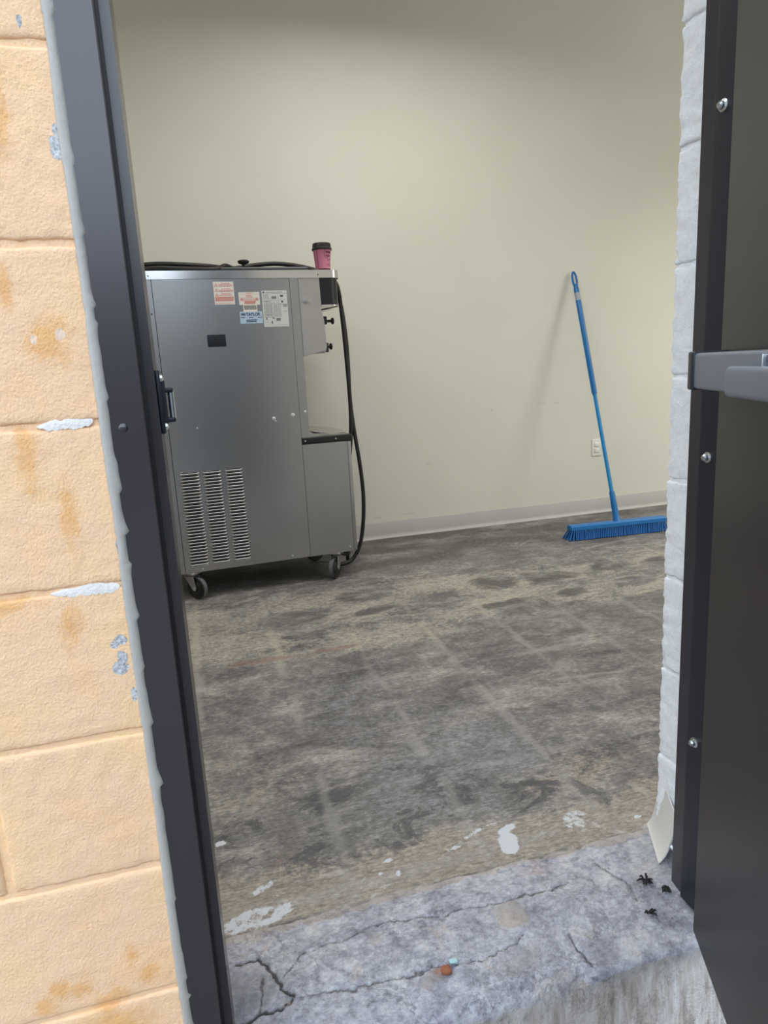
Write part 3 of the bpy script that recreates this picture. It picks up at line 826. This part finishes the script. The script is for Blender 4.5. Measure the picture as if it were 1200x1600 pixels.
# ------------------------------------------------------------------ loose cove base at the right reveal
def loose_cove():
    nu, pr = 12, [(0, 1.0), (0, .75), (0, .5), (.0, .28), (.10, .14), (.26, .05), (.42, .0)]
    L0, B0 = Vector((.902, 1.176, .002)), Vector((.848, 1.064, -.001))        # foot line
    T0, R0 = Vector((.9025, 1.150, .137)), Vector((.874, 1.058, .092))       # upper line
    out = Vector((-.03, .0, 0))
    V = []; Fc = []
    for side in (0, 1):
        for i in range(nu + 1):
            t = i / nu
            foot = L0.lerp(B0, t); top = T0.lerp(R0, t)
            if t > .75: top = top - Vector((0, 0, .04 * (t - .75) / .25 * .0))
            for (o_, h) in pr:
                p = foot.lerp(top, h) + out * (o_ - .42)
                nrm = Vector((.9, -.42, .1)).normalized()
                V.append(p + nrm * (.003 if side else 0))
    m = len(pr); off = (nu + 1) * m
    for i in range(nu):
        for k in range(m - 1):
            q = (i * m + k, i * m + k + 1, (i + 1) * m + k + 1, (i + 1) * m + k)
            Fc.append(q); Fc.append(tuple(off + a for a in q[::-1]))
    ring = [i * m for i in range(nu + 1)] + [nu * m + k for k in range(1, m)] + [i * m + m - 1 for i in range(nu - 1, -1, -1)] + [k for k in range(m - 2, 0, -1)]
    for a, b_ in zip(ring, ring[1:] + ring[:1]): Fc.append((a, off + a, off + b_, b_))
    o = MB().add(V, Fc).build('loose_cove_base', M['cove_white'], ang=60)
    tag(o, 'bent off-white strip of cove base peeling from the right door jamb', 'cove base')
loose_cove()

# ------------------------------------------------------------------ the machine
TH = .0582
mach = empty('soft_serve_machine', (-.1384, 3.2919, 0), TH)     # local x forward along the side, y into the room
tag(mach, 'stainless steel soft serve machine on casters with louvred side panel', 'ice cream machine')
W = .47; ZB, ZT, ZR = .1396, 1.533, 1.4971
core = MB()
core.box(-.05, .676, .004, W - .004, ZB + .004, ZR)
core.build('chassis', M['dark_void'], mach, smooth=False)
MB().box(-.052, .016, -.0005, W, ZB, ZR).build('rear_corner', M['steel'], mach, smooth=False)
# side panel with three louvre openings
cols = [(.0425, .132), (.148, .2335), (.253, .335)]
zl0, zl1 = .170, .6265
def side_panel():
    m = MB()
    us = [.0185]; 
    for a, b_ in cols: us += [a, b_]
    us += [.6345]
    y0, y1 = -.003, .002
    m.box(.0185, .6345, y0, y1, ZB + .001, zl0); m.box(.0185, .6345, y0, y1, zl1, ZR - .001)
    for i in range(0, len(us), 2): m.box(us[i], us[i + 1], y0, y1, zl0, zl1)
    return m.build('side_panel', M['steel'], mach, smooth=False)
panel = side_panel()
def louver_mesh(w):
    """pressed scoop: flat foot below, rolled lip standing proud on top, both ends turned in"""
    n = 10; rows = [(0.0, 0.0), (.0040, .30), (.0075, .80), (.0085, 1.05), (.0098, 1.22), (.0113, 1.20), (.0122, .98), (.0118, .75), (.0100, .55)]
    V = []; Fc = []
    for i in range(n + 1):
        t = i / n; e = min(1.0, min(t, 1 - t) / .10); e = math.sin(e * math.pi / 2)
        for (z, p) in rows: V.append((w * t, -.002 - .0085 * p * e, z + (1 - e) * .0030))
    m = len(rows)
    for i in range(n):
        for k in range(m - 1): Fc.append((i * m + k, (i + 1) * m + k, (i + 1) * m + k + 1, i * m + k + 1))
    return MB().add(V, Fc).mesh('louver', M['lip'], True, 80)
NL = 30; pitch = (zl1 - zl0) / NL
for (a, b_) in cols:
    vent = MB().box(a - .002, b_ + .002, .0025, .0035, zl0 - .002, zl1 + .002).build('vent', M['dark_void'], mach, smooth=False)
    me = louver_mesh(b_ - a)
    for k in range(NL):
        o = link('louver', me, vent); o.location = (a, 0, zl0 + k * pitch)
# column between side panel and nose, and the seams
MB().box(.6362, .6760, -.002, W, .7465, ZR).build('front_column', M['steel'], mach, smooth=False)
# nose of the machine: side sheets with a dented face, front face between them
nose = [(.6775, ZR), (.7805, ZR), (.7830, 1.377), (.7790, 1.363), (.7925, 1.300), (.7965, 1.175), (.7890, 1.1615), (.6800, 1.1335), (.6775, 1.140)]
no = MB().prism(nose, .0015, W - .0015, 'y').build('nose', M['steel_dull'], mach, ang=20)
nu_, nz_ = 26, 60; V = []; Fc = []
for j in range(nz_ + 1):
    for i in range(nu_ + 1):
        z = 1.140 + (ZR - .001 - 1.140) * j / nz_
        ur = np.interp(z, [1.14, 1.175, 1.30, 1.363, 1.377, 1.5], [.783, .7955, .7915, .779, .782, .7795])
        ul = .6785
        zl = z
        u = ul + (ur - ul) * i / nu_
        if j == 0: zl = np.interp(u, [.68, .789], [1.1345, 1.1625])
        dent = .006 * math.exp(-((u - .715) / .018) ** 2 - ((z - 1.393) / .012) ** 2) - .003 * math.exp(-((u - .75) / .05) ** 2 - ((z - 1.36) / .05) ** 2)
        V.append((u, -.0012 - dent * .8, zl))
for j in range(nz_):
    for i in range(nu_): Fc.append((j * (nu_ + 1) + i, j * (nu_ + 1) + i + 1, (j + 1) * (nu_ + 1) + i + 1, (j + 1) * (nu_ + 1) + i))
MB().add(V, Fc).build('side_sheet', M['steel_dull'], no, ang=60)
# rounded-front outline helper
def dpoly(u0, u1, v0, v1, r, n=8):
    p = [(u0, v0)]
    for k in range(n + 1):
        a = -math.pi / 2 + math.pi / 2 * k / n; p.append((u1 - r + r * math.cos(a), v0 + r + r * math.sin(a)))
    for k in range(n + 1):
        a = math.pi / 2 * k / n; p.append((u1 - r + r * math.cos(a), v1 - r + r * math.sin(a)))
    return p + [(u0, v1)]
MB().prism(dpoly(.783, .8795, .001, W - .001, .05), 1.372, ZR, 'z').build('control_panel', M['black_panel'], mach, ang=40)
MB().prism(dpoly(.7835, .8815, -.0005, W + .0005, .05), 1.368, 1.3735, 'z').build('panel_edge', M['steel_rail'], mach, ang=40)
MB().prism([(.790, 1.350), (.797, 1.350), (.872, 1.366), (.872, 1.3685), (.790, 1.357)], .02, .035, 'y').build('panel_bracket', M['black_plastic'], mach, ang=20)
# top rim
rim = MB().prism(dpoly(-.054, .8865, -.006, W + .006, .052, 10), ZR, ZT, 'z').build('top_rim', M['steel_rail'], mach, ang=40)
for u in (.007, .775):
    MB().lathe([(.0032, 0), (.0025, .0012), (.0006, .0014)], 12, (u, -.006, 1.511), (0, -1, 0)).build('screw', M['dark_void'], rim)
cover = MB().rbox(.04, .745, .05, .42, ZT, ZT + .024, .010, n=3).build('hopper_cover', M['lid_grey'], mach)
MB().lathe([(.012, 0), (.009, .008), (.009, .022), (.024, .026), (.027, .032), (.027, .037), (.020, .041), (.002, .042)], 24, (.447, .115, ZT + .022), (0, 0, 1)).build('knob', M['black_plastic'], cover)
# product door studs and handles on the front
for (z, u0, u1, blk) in ((1.302, .793, .857, True), (1.180, .797, .840, False)):
    for v in (.07, .40):
        m = MB().lathe([(.0065, 0), (.0065, u1 - u0 - .012), (.013, u1 - u0 - .011), (.0165, u1 - u0 - .006), (.015, u1 - u0 - .001), (.006, u1 - u0 + .003)], 16, (u0, v, z), (1, 0, 0))
        if blk: m.rbox(u0 - .006, u0 + .026, v - .022, v + .022, z - .016, z + .022, .004)
        m.build('hand_screw', M['black_plastic'], mach, ang=30)
MB().rbox(.793, .8015, .055, .415, 1.190, 1.279, .003).build('dispensing_door', M['lid_grey'], mach)
for v in (.13, .235, .34):
    MB().cyl((.825, v, 1.155), (.825, v, 1.20), .014, 16).build('spout', M['lid_grey'], mach)
# lower cabinet, shelf, tray
lc = MB().box(.6362, .8655, -.0035, W + .0035, ZB, .7115).build('lower_cabinet', M['steel'], mach, smooth=False)
MB().rbox(.8662, .8855, -.0035, W + .0035, ZB + .002, .7115, .003).build('front_door', M['steel'], lc)
MB().rbox(.638, .8935, -.006, W + .006, .7125, .7455, .004).build('shelf_trim', M['black_plastic'], mach)
for u in (.652, .808):
    MB().lathe([(.0045, 0), (.0035, .002), (.0006, .0028)], 12, (u, -.006, .729), (0, -1, 0)).build('screw', M['zinc'], mach)
tray = empty('drip_tray', (0, 0, 0)); tray.parent = mach
MB().prism([(.6785, .7455), (.880, .7455), (.880, .749), (.70, .762), (.6785, .775)], .012, .445, 'y').build('tray_body', M['steel_dull'], tray, ang=20)
MB().add([(.679, .02, .777), (.775, -.004, .756), (.888, .07, .756), (.888, .40, .756), (.679, .42, .780),
          (.679, .02, .774), (.775, -.004, .753), (.888, .07, .753), (.888, .40, .753), (.679, .42, .777)],
         [(0, 1, 2, 3, 4), (9, 8, 7, 6, 5), (0, 5, 6, 1), (1, 6, 7, 2), (2, 7, 8, 3), (3, 8, 9, 4), (4, 9, 5, 0)]).build('tray_grid', M['steel_rail'], tray, smooth=False)
# screws of the side
for (u, z) in ((.145, .833), (.516, .837), (.099, .153), (.542, .158)):
    MB().lathe([(.0048, 0), (.0040, .0018), (.0008, .0028)], 12, (u, -.003, z), (0, -1, 0)).build('screw', M['zinc'], panel)
MB().lathe([(.0048, 0), (.0040, .0018), (.0008, .0028)], 12, (.846, -.0035, .163), (0, -1, 0)).build('screw', M['zinc'], lc)
MB().lathe([(.0035, 0), (.0030, .0006)], 12, (.0045, -.0006, 1.350), (0, -1, 0)).build('screw_hole', M['dark_void'], mach)
MB().lathe([(.009, 0), (.005, .0012), (.001, .0016)], 14, (.508, -.003, .851), (0, -1, 0)).build('dimple_highlight', M['lip'], panel)  # highlights of small dents, put in as raised discs of lighter steel
MB().lathe([(.010, 0), (.006, .0010), (.001, .0014)], 14, (.602, -.003, .862), (0, -1, 0)).build('dimple_highlight', M['lip'], panel)
MB().lathe([(.007, 0), (.004, .0010), (.001, .0014)], 14, (.664, -.002, .872), (0, -1, 0)).build('dimple_highlight', M['lip'], mach)
# black square plug plate
pl = MB().rbox(.2335, .3165, -.0048, -.003, 1.1975, 1.252, .0008).build('plug_plate', M['strike_black'], panel)
MB().lathe([(.010, 0), (.009, .0008), (.002, .0009)], 20, (.274, -.0048, 1.2305), (0, -1, 0)).build('plug_hole', M['dark_void'], pl)
# casters
def caster(u, v, ang, zb):
    t = empty('caster', (u, v, 0), 0); t.parent = mach; t.rotation_euler = (0, 0, ang)
    MB().rbox(-.045, .045, -.04, .04, zb - .012, zb, .003).build('mounting_plate', M['cast'], t)
    MB().lathe([(.028, 0), (.030, .006), (.022, .014), (.014, .016)], 20, (0, 0, zb - .028), (0, 0, 1)).build('swivel', M['cast'], t)
    wheel = MB().lathe([(.006, -.016), (.034, -.016), (.036, -.012), (.050, -.0135), (.0545, -.0115), (.0545, .0115), (.050, .0135), (.036, .012), (.034, .016), (.006, .016)], 36, (.030, 0, .0560), (0, 1, 0)).build('wheel', M['rubber'], t, ang=30)
    MB().lathe([(.0535, -.0115), (.0560, -.0095), (.0562, .0095), (.0535, .0115)], 36, (.030, 0, .0560), (0, 1, 0)).build('tyre', M['tire'], wheel, ang=50)
    for s in (-1, 1):
        y = .0205 * s
        poly = [(-.030, zb - .022), (.026, zb - .022), (.042, .062), (.038, .049), (.030, .043), (.018, .048)]
        MB().prism(poly, y - .0015, y + .0015, 'y').build('fork', M['cast'], t, ang=20)
    MB().lathe([(.009, -.024), (.009, .024)], 14, (.030, 0, .0560), (0, 1, 0)).build('axle', M['zinc'], wheel)
    return t
caster(.046, .045, math.radians(-48), ZB)
caster(.782, .050, math.radians(-128), ZB)
caster(.050, W - .06, math.radians(20), ZB)
caster(.775, W - .06, math.radians(-160), ZB)
MB().tube([(.80, .04, .128), (.835, .03, .118), (.855, .06, .12), (.862, .12, .13)], .011, 10).build('drain_elbow', M['black_plastic'], mach)

# stickers: a sheet with its print as a sub-part
def sticker(name, u0, u1, z0, z1, mat, par=None, skew=0.0):
    return MB().box(u0, u1, -.0036, -.0030, z0, z1).build(name, mat, par or panel, smooth=False)
def lines(parent, rects, mat, name='print'):
    m = MB()
    for (u0, u1, z0, z1) in rects: m.box(u0, u1, -.0040, -.0036, z0, z1)
    return m.build(name, mat, parent, smooth=False)
def tri(m, u, z, s):
    for (a, b_) in (((u - s, z), (u + s, z)), ((u + s, z), (u, z + 1.7 * s)), ((u, z + 1.7 * s), (u - s, z))):
        (x0, z0), (x1, z1) = a, b_; dx, dz = x1 - x0, z1 - z0; L = math.hypot(dx, dz); nx, nz = -dz / L * .0009, dx / L * .0009
        m.add([(x0 - nx, -.0040, z0 - nz), (x1 - nx, -.0040, z1 - nz), (x1 + nx, -.0040, z1 + nz), (x0 + nx, -.0040, z0 + nz)], [(0, 1, 2, 3)])
r0 = random.Random(5)
def words(u0, u1, z, h, fill=.8):
    out = []; u = u0
    while u < u1 - .002:
        w = min(r0.uniform(.004, .010), u1 - u); out.append((u, u + w * fill + .001, z, z + h)); u += w + .0018
    return out
# tall red-print warning sticker
s1 = sticker('warning_sticker', .2835, .3745, 1.384, 1.484, M['paper'])
rc = []
for z in (1.4755, 1.4515, 1.4300): rc += words(.318, .360, z, .0028)
for z in (1.4695, 1.4640, 1.4455, 1.4400, 1.4235): rc += words(.308, .370, z, .0028)
for z in (1.4145, 1.4095, 1.4045, 1.3995): rc += words(.288, .371, z, .0033, .95)
rc += words(.290, .368, 1.3885, .0018)
lines(s1, rc, M['ink_red'])
for z in (1.4650, 1.4425, 1.4215):
    m = MB(); tri(m, .2965, z, .0065); m.build('warning_triangle', M['ink_red'], s1, smooth=False)
# wide red-print sticker
s2 = sticker('warning_sticker', .3935, .4895, 1.3805, 1.4370, M['paper'])
rc = words(.428, .456, 1.4310, .0025) + words(.428, .456, 1.4200, .0030) + words(.425, .460, 1.4145, .0026)
rc += [(.397, .486, 1.4265, 1.4272), (.397, .486, 1.4115, 1.4122)]
for z in (1.4050, 1.3995): rc += words(.400, .484, z, .0022)
for z in (1.3940, 1.3895, 1.3850): rc += words(.418, .470, z, .0032, .95)
lines(s2, rc, M['ink_red'])
for u in (.407, .476):
    m = MB(); tri(m, u, 1.4030, .005); m.build('warning_triangle', M['ink_red'], s2, smooth=False)
# small strip with dark print
s3 = sticker('small_label', .410, .474, 1.3505, 1.3800, M['paper'])
rc = []
for z in (1.3745, 1.3695, 1.3645, 1.3595): rc += words(.414, .470, z, .0030, .95)
lines(s3, rc, M['ink_dark'])
# blue service label with the maker's name
s4 = sticker('service_label', .3915, .4955, 1.297, 1.3505, M['paper_blue'])
def text_mesh(s, size, mat, bold=.0):
    cu = bpy.data.curves.new('lettering', 'FONT'); cu.body = s; cu.size = size; cu.offset = bold; cu.extrude = .0002
    tmp = bpy.data.objects.new('lettering', cu); C.objects.link(tmp)
    dg = bpy.context.evaluated_depsgraph_get(); me = bpy.data.meshes.new_from_object(tmp.evaluated_get(dg))
    bpy.data.objects.remove(tmp); bpy.data.curves.remove(cu)
    me.materials.clear(); me.materials.append(mat); return me
me = text_mesh('TAYLOR', .0195, M['ink_navy'], .0006)
wt = max(v.co.x for v in me.vertices)
o = link('lettering', me, s4); o.location = (.4205, -.0038, 1.3315); o.rotation_euler = (math.pi / 2, 0, 0); o.scale = (.0655 / wt, 1, 1)
m = MB()                                                   # the pleated mark before the name
for k in range(4):
    u = .3965 + k * .0052
    m.add([(u, -.0040, 1.3455), (u + .0022, -.0040, 1.3455), (u + .0048, -.0040, 1.3320), (u + .0022, -.0040, 1.3320)], [(0, 1, 2, 3)])
    m.add([(u + .0052, -.0040, 1.3455), (u + .0056, -.0040, 1.3455), (u + .0046, -.0040, 1.3320), (u + .0030, -.0040, 1.3320)], [(0, 1, 2, 3)])
m.build('logo', M['ink_navy'], s4, smooth=False)
rc = words(.396, .413, 1.3220, .0035) + words(.433, .455, 1.3220, .0035) + words(.474, .491, 1.3220, .0035) + [(.4205, .4212, 1.3215, 1.3265), (.4645, .4652, 1.3215, 1.3265)]
rc += words(.420, .469, 1.3105, .0038, .95) + words(.420, .469, 1.3030, .0038, .95)
lines(s4, rc, M['ink_navy'])
# data plate with its table
s5 = sticker('data_plate', .500, .6185, 1.279, 1.4425, M['paper_grey'])
rg, rd = [], []
rd += [(.505, .513, 1.4325, 1.4385), (.586, .600, 1.4135, 1.4215), (.590, .598, 1.3875, 1.3960), (.597, .6155, 1.3760, 1.3790), (.597, .6155, 1.3690, 1.3715), (.595, .616, 1.3485, 1.3495), (.543, .552, 1.3165, 1.3205), (.513, .517, 1.3105, 1.3215), (.537, .542, 1.2935, 1.3045)]
rg += [(.502, .6165, 1.4285, 1.4293), (.5755, .5763, 1.3800, 1.4280), (.545, .568, 1.4050, 1.4165), (.504, .575, 1.3985, 1.3991), (.504, .575, 1.3870, 1.3876), (.576, .616, 1.4000, 1.4007), (.576, .616, 1.3820, 1.3827), (.5545, .5551, 1.32, 1.40), (.523, .5236, 1.32, 1.40), (.538, .5386, 1.32, 1.40), (.560, .580, 1.3050, 1.3180), (.504, .616, 1.2870, 1.2876), (.504, .535, 1.3000, 1.3006)]
for i in range(12): rg += words(.506, .548, 1.3810 - i * .0053, .0018, .9)
for i in range(11): rg += words(.553, .588, 1.3800 - i * .0055, .0020, .7)
rg += words(.520, .600, 1.4340, .0028) + words(.506, .530, 1.4210, .0028) + words(.506, .535, 1.4130, .0025) + words(.506, .540, 1.4060, .0022) + words(.506, .54, 1.392, .003)
lines(s5, rg, M['ink_grey']); lines(s5, rd, M['ink_dark'])

# black cables lying over the top and hanging down in front
def cable(name, pts, r, label):
    o = MB().tube([Vector(p) for p in pts], r, 12, 8).build(name, M['rubber'])
    o.matrix_world = Matrix.Translation((-.1384, 3.2919, 0)) @ Matrix.Rotation(TH, 4, 'Z')
    tag(o, label, 'cable')
ct = ZT + .024
cable('power_cable', [(-.045, .10, ct + .012), (.05, .072, ct + .016), (.16, .07, ct + .013), (.28, .11, ct + .012), (.40, .20, ct + .014), (.52, .25, ct + .036), (.63, .27, ct + .046), (.74, .275, ct + .036), (.84, .27, ct + .012), (.905, .262, ct - .014), (.940, .25, 1.48),
                      (.952, .25, 1.36), (.960, .25, 1.20), (.966, .25, 1.02), (.968, .25, .88), (.964, .25, .76), (.955, .26, .64), (.930, .27, .45), (.910, .275, .20), (.905, .28, .011)], .0108,
      'black cable over the machine top hanging straight down behind the front shelf')
cable('power_cable', [(-.045, .075, ct - .012), (.05, .036, ct - .006), (.15, .036, ct - .010), (.30, .042, ct - .012), (.36, .11, ct + .013), (.42, .20, ct + .011), (.54, .30, ct + .014), (.66, .32, ct + .018), (.78, .31, ct + .006), (.875, .30, ct - .012), (.930, .285, 1.50),
                      (.957, .275, 1.40), (.972, .273, 1.25), (.977, .275, 1.10), (.975, .275, .95), (.978, .272, .84), (.986, .262, .72), (1.000, .255, .58), (1.008, .25, .46), (1.010, .25, .36), (1.002, .25, .24), (.980, .25, .12), (.945, .25, .045), (.90, .24, .012), (.80, .2, .012)], .0108,
      'black cable bowing outward beside the front of the machine down to the floor')

# ------------------------------------------------------------------ paper cup
def on_machine(u, v, z):
    return (-.1384 + u * math.cos(TH) - v * math.sin(TH), 3.2919 + u * math.sin(TH) + v * math.cos(TH), z)
cup = empty('paper_cup', on_machine(.818, .055, ZT), 0)
tag(cup, 'pink paper coffee cup with black lid on the machine top', 'cup')
cr = lambda z: .0345 + (.0435 - .0345) * z / .105
MB().lathe([(.030, .002), (cr(0), 0), (cr(.105), .105), (cr(.105) + .0015, .107), (cr(.105) - .001, .108)], 40).build('body', M['pink'], cup, ang=40)
MB().lathe([(.0475, .096), (.0485, .099), (.0485, .104), (.0455, .107), (.0450, .112), (.0440, .124), (.0425, .1275), (.039, .1285), (.036, .125), (.002, .124)], 40).build('lid', M['lid_black'], cup, ang=30)
def cup_patch(m, a0, a1, z0, z1, n=6):
    V = []; Fc = []
    for i in range(n + 1):
        a = math.radians(a0 + (a1 - a0) * i / n)
        for z in (z0, z1): V.append(((cr(z) + .0004) * math.cos(a), (cr(z) + .0004) * math.sin(a), z))
    for i in range(n): Fc.append((i * 2, i * 2 + 2, i * 2 + 3, i * 2 + 1))
    m.add(V, Fc)
def cup_stroke(m, pts, w=.0014):
    q = [(math.radians(a), z) for a, z in pts]
    m.tube([((cr(z) + .0003) * math.cos(a), (cr(z) + .0003) * math.sin(a), z) for a, z in q], w * .5, 6, 3)
m = MB(); b0 = -98                                          # angle that faces the camera
cup_patch(m, b0 - 34, b0 + 180, .003, .0105, 24); m.build('base_stripe', M['maroon'], cup)
m = MB(); cup_stroke(m, [(b0 - 38, .001), (b0 - 38, .05), (b0 - 38, .1)], .0022); m.build('seam_stripe', M['maroon'], cup)
m = MB()
cup_stroke(m, [(b0 + 58, .101), (b0 + 14, .0935), (b0 + 14, .060), (b0 + 32, .060), (b0 + 42, .046), (b0 + 56, .052), (b0 + 75, .060)])
cup_stroke(m, [(b0 + 24, .078), (b0 + 25, .089), (b0 + 31, .082), (b0 + 37, .090), (b0 + 38, .078)], .0026)
cup_stroke(m, [(b0 + 42, .080), (b0 + 47, .087), (b0 + 53, .080), (b0 + 60, .088), (b0 + 66, .080)], .0026)
cup_stroke(m, [(b0 + 22, .064), (b0 + 30, .073), (b0 + 36, .063), (b0 + 43, .073), (b0 + 49, .063), (b0 + 57, .070)], .0026)
cup_stroke(m, [(b0 + 28, .026), (b0 + 48, .026), (b0 + 66, .026)], .0016); cup_stroke(m, [(b0 + 36, .032), (b0 + 60, .032)], .0016)
m.build('scribbled_print', M['maroon'], cup)

# ------------------------------------------------------------------ wall outlet
out = empty('wall_outlet', (2.6165, YB, .4545))
tag(out, 'white duplex wall outlet behind the blue broom handle', 'outlet')
MB().rbox(-.036, .036, -.006, 0, -.058, .058, .003).build('cover_plate', M['outlet'], out)
for z in (.020, -.020):
    r = MB().rbox(-.017, .017, -.009, -.005, z - .0145, z + .0145, .003).build('receptacle', M['outlet'], out)
    m = MB(); m.box(-.0085, -.0060, -.0094, -.0088, z - .002, z + .008); m.box(.0060, .0085, -.0094, -.0088, z - .001, z + .0075); m.box(-.003, .003, -.0094, -.0088, z - .010, z - .0045)
    m.build('slots', M['slot'], r, smooth=False)
MB().lathe([(.003, 0), (.001, .001)], 10, (0, -.006, 0), (0, -1, 0)).build('screw', M['zinc'], out)

# ------------------------------------------------------------------ push broom
BX, BY = 2.389, 3.472                       # middle of the head on the floor
ba = math.radians(-4.0)
broom = empty('push_broom', (BX, BY, 0), ba)
tag(broom, 'blue push broom leaning against the cream back wall', 'broom')
HL = .325
MB().prism([(-.030, .058), (.030, .058), (.027, .078), (.018, .086), (-.018, .086), (-.027, .078)], -HL + .012, HL - .012, 'x').build('head_block', M['blue'], broom, ang=30)
tuft = MB(); r1 = random.Random(11)
for row, (y0, y1) in enumerate(((-.025, -.043), (-.009, -.015), (.009, .014), (.025, .040))):
    n = 54
    for i in range(n):
        x = -HL + .022 + (2 * HL - .044) * i / (n - 1)
        k = (x / HL)
        fan = .045 * max(0, abs(k) - .86) / .14 * (1 if k > 0 else -1)
        bx = x + fan - .006 + r1.uniform(-.002, .002); by = y1 + r1.uniform(-.002, .002)
        tuft.cyl((x, y0, .060), (bx, by, .0015), .0034, 6, .0058)
o = tuft.build('bristles', M['blue_bristle'], broom, ang=60); o['kind'] = 'stuff'
inv = (Matrix.Translation((BX, BY, 0)) @ Matrix.Rotation(ba, 4, 'Z')).inverted()
A = inv @ Vector((2.392, 3.480, .080)); T = inv @ Vector((2.4195, 4.034, 1.600))
ax = (T - A).normalized(); LEN = (T - A).length
MB().lathe([(.026, -.004), (.020, .020), (.018, .085), (.0185, .088), (.0165, .175), (.0145, .185)], 20, A, ax).build('socket', M['blue'], broom, ang=30)
pole = MB().cyl(A + ax * .16, A + ax * .86, .0118, 18).build('pole', M['blue_pole'], broom)
MB().lathe([(.0135, .80), (.0165, .812), (.0165, 1.26), (.0170, 1.30), (.0165, LEN - .125), (.0135, LEN - .10), (.011, LEN - .09)], 20, A, ax).build('grip', M['blue'], broom, ang=40)
# hanging loop
e1 = Vector((1, 0, 0)); e1 = (e1 - ax * e1.dot(ax)).normalized()
lp = []
for k in range(17):
    a = -math.pi / 2 + 2 * math.pi * k / 16 
    lp.append(A + ax * (LEN - .058 + .050 * math.sin(a)) + e1 * (.0145 * math.cos(a)))
MB().tube(lp, .0068, 10, 4).build('hanging_loop', M['blue'], broom)
MB().lathe([(.0171, LEN - .20), (.0171, LEN - .150)], 20, A, ax).build('grip_label', plain('broom_label', S(150, 158, 170), 0.5, var=.3), broom)
broom.children[-1]['label'] = 'worn grey label on the grip'

# ------------------------------------------------------------------ small litter on the step
def lump(name, c, size, mat, seed, label, cat, group=None):
    m = MB().rbox(-size[0], size[0], -size[1], size[1], -size[2], size[2], min(size) * .9, n=2, amp=min(size) * .7, sc=90, seed=seed, inner=3, off=c)
    o = m.build(name, mat, ang=60); o.location = c; tag(o, label, cat, group); return o
lump('brick_chip', (.331, .972, -.010), (.010, .008, .005), M['brick_chip'], 3, 'small rust-brown chip lying in a hollow of the step', 'chip')
lump('paint_chip', (.350, .985, -.0095), (.008, .005, .0025), M['teal_chip'], 4, 'small pale teal chip beside the rust-brown chip', 'chip')
def shreds(c, n, L, seed, label):
    r = random.Random(seed); m = MB()
    for k in range(n):
        a = r.uniform(0, 6.28); l = L * r.uniform(.4, 1); p = Vector((r.uniform(-L, L) * .6, r.uniform(-L, L) * .4, .002))
        d = Vector((math.cos(a), math.sin(a), 0)) * l
        m.tube([p, p + d * .5 + Vector((0, 0, r.uniform(.002, .006))), p + d], [.0016, .0022, .0008], 5, 3)
    o = m.build('dead_leaf', M['debris']); o.location = c; tag(o, label, 'leaf litter')
shreds((.752, .965, -.011), 9, .013, 1, 'curled black scrap of leaf nearest the door on the step')
shreds((.790, 1.030, -.003), 12, .017, 2, 'black shredded leaf litter by the right frame foot')
shreds((.815, 1.000, -.006), 9, .014, 5, 'second patch of black leaf shreds closest to the right frame')
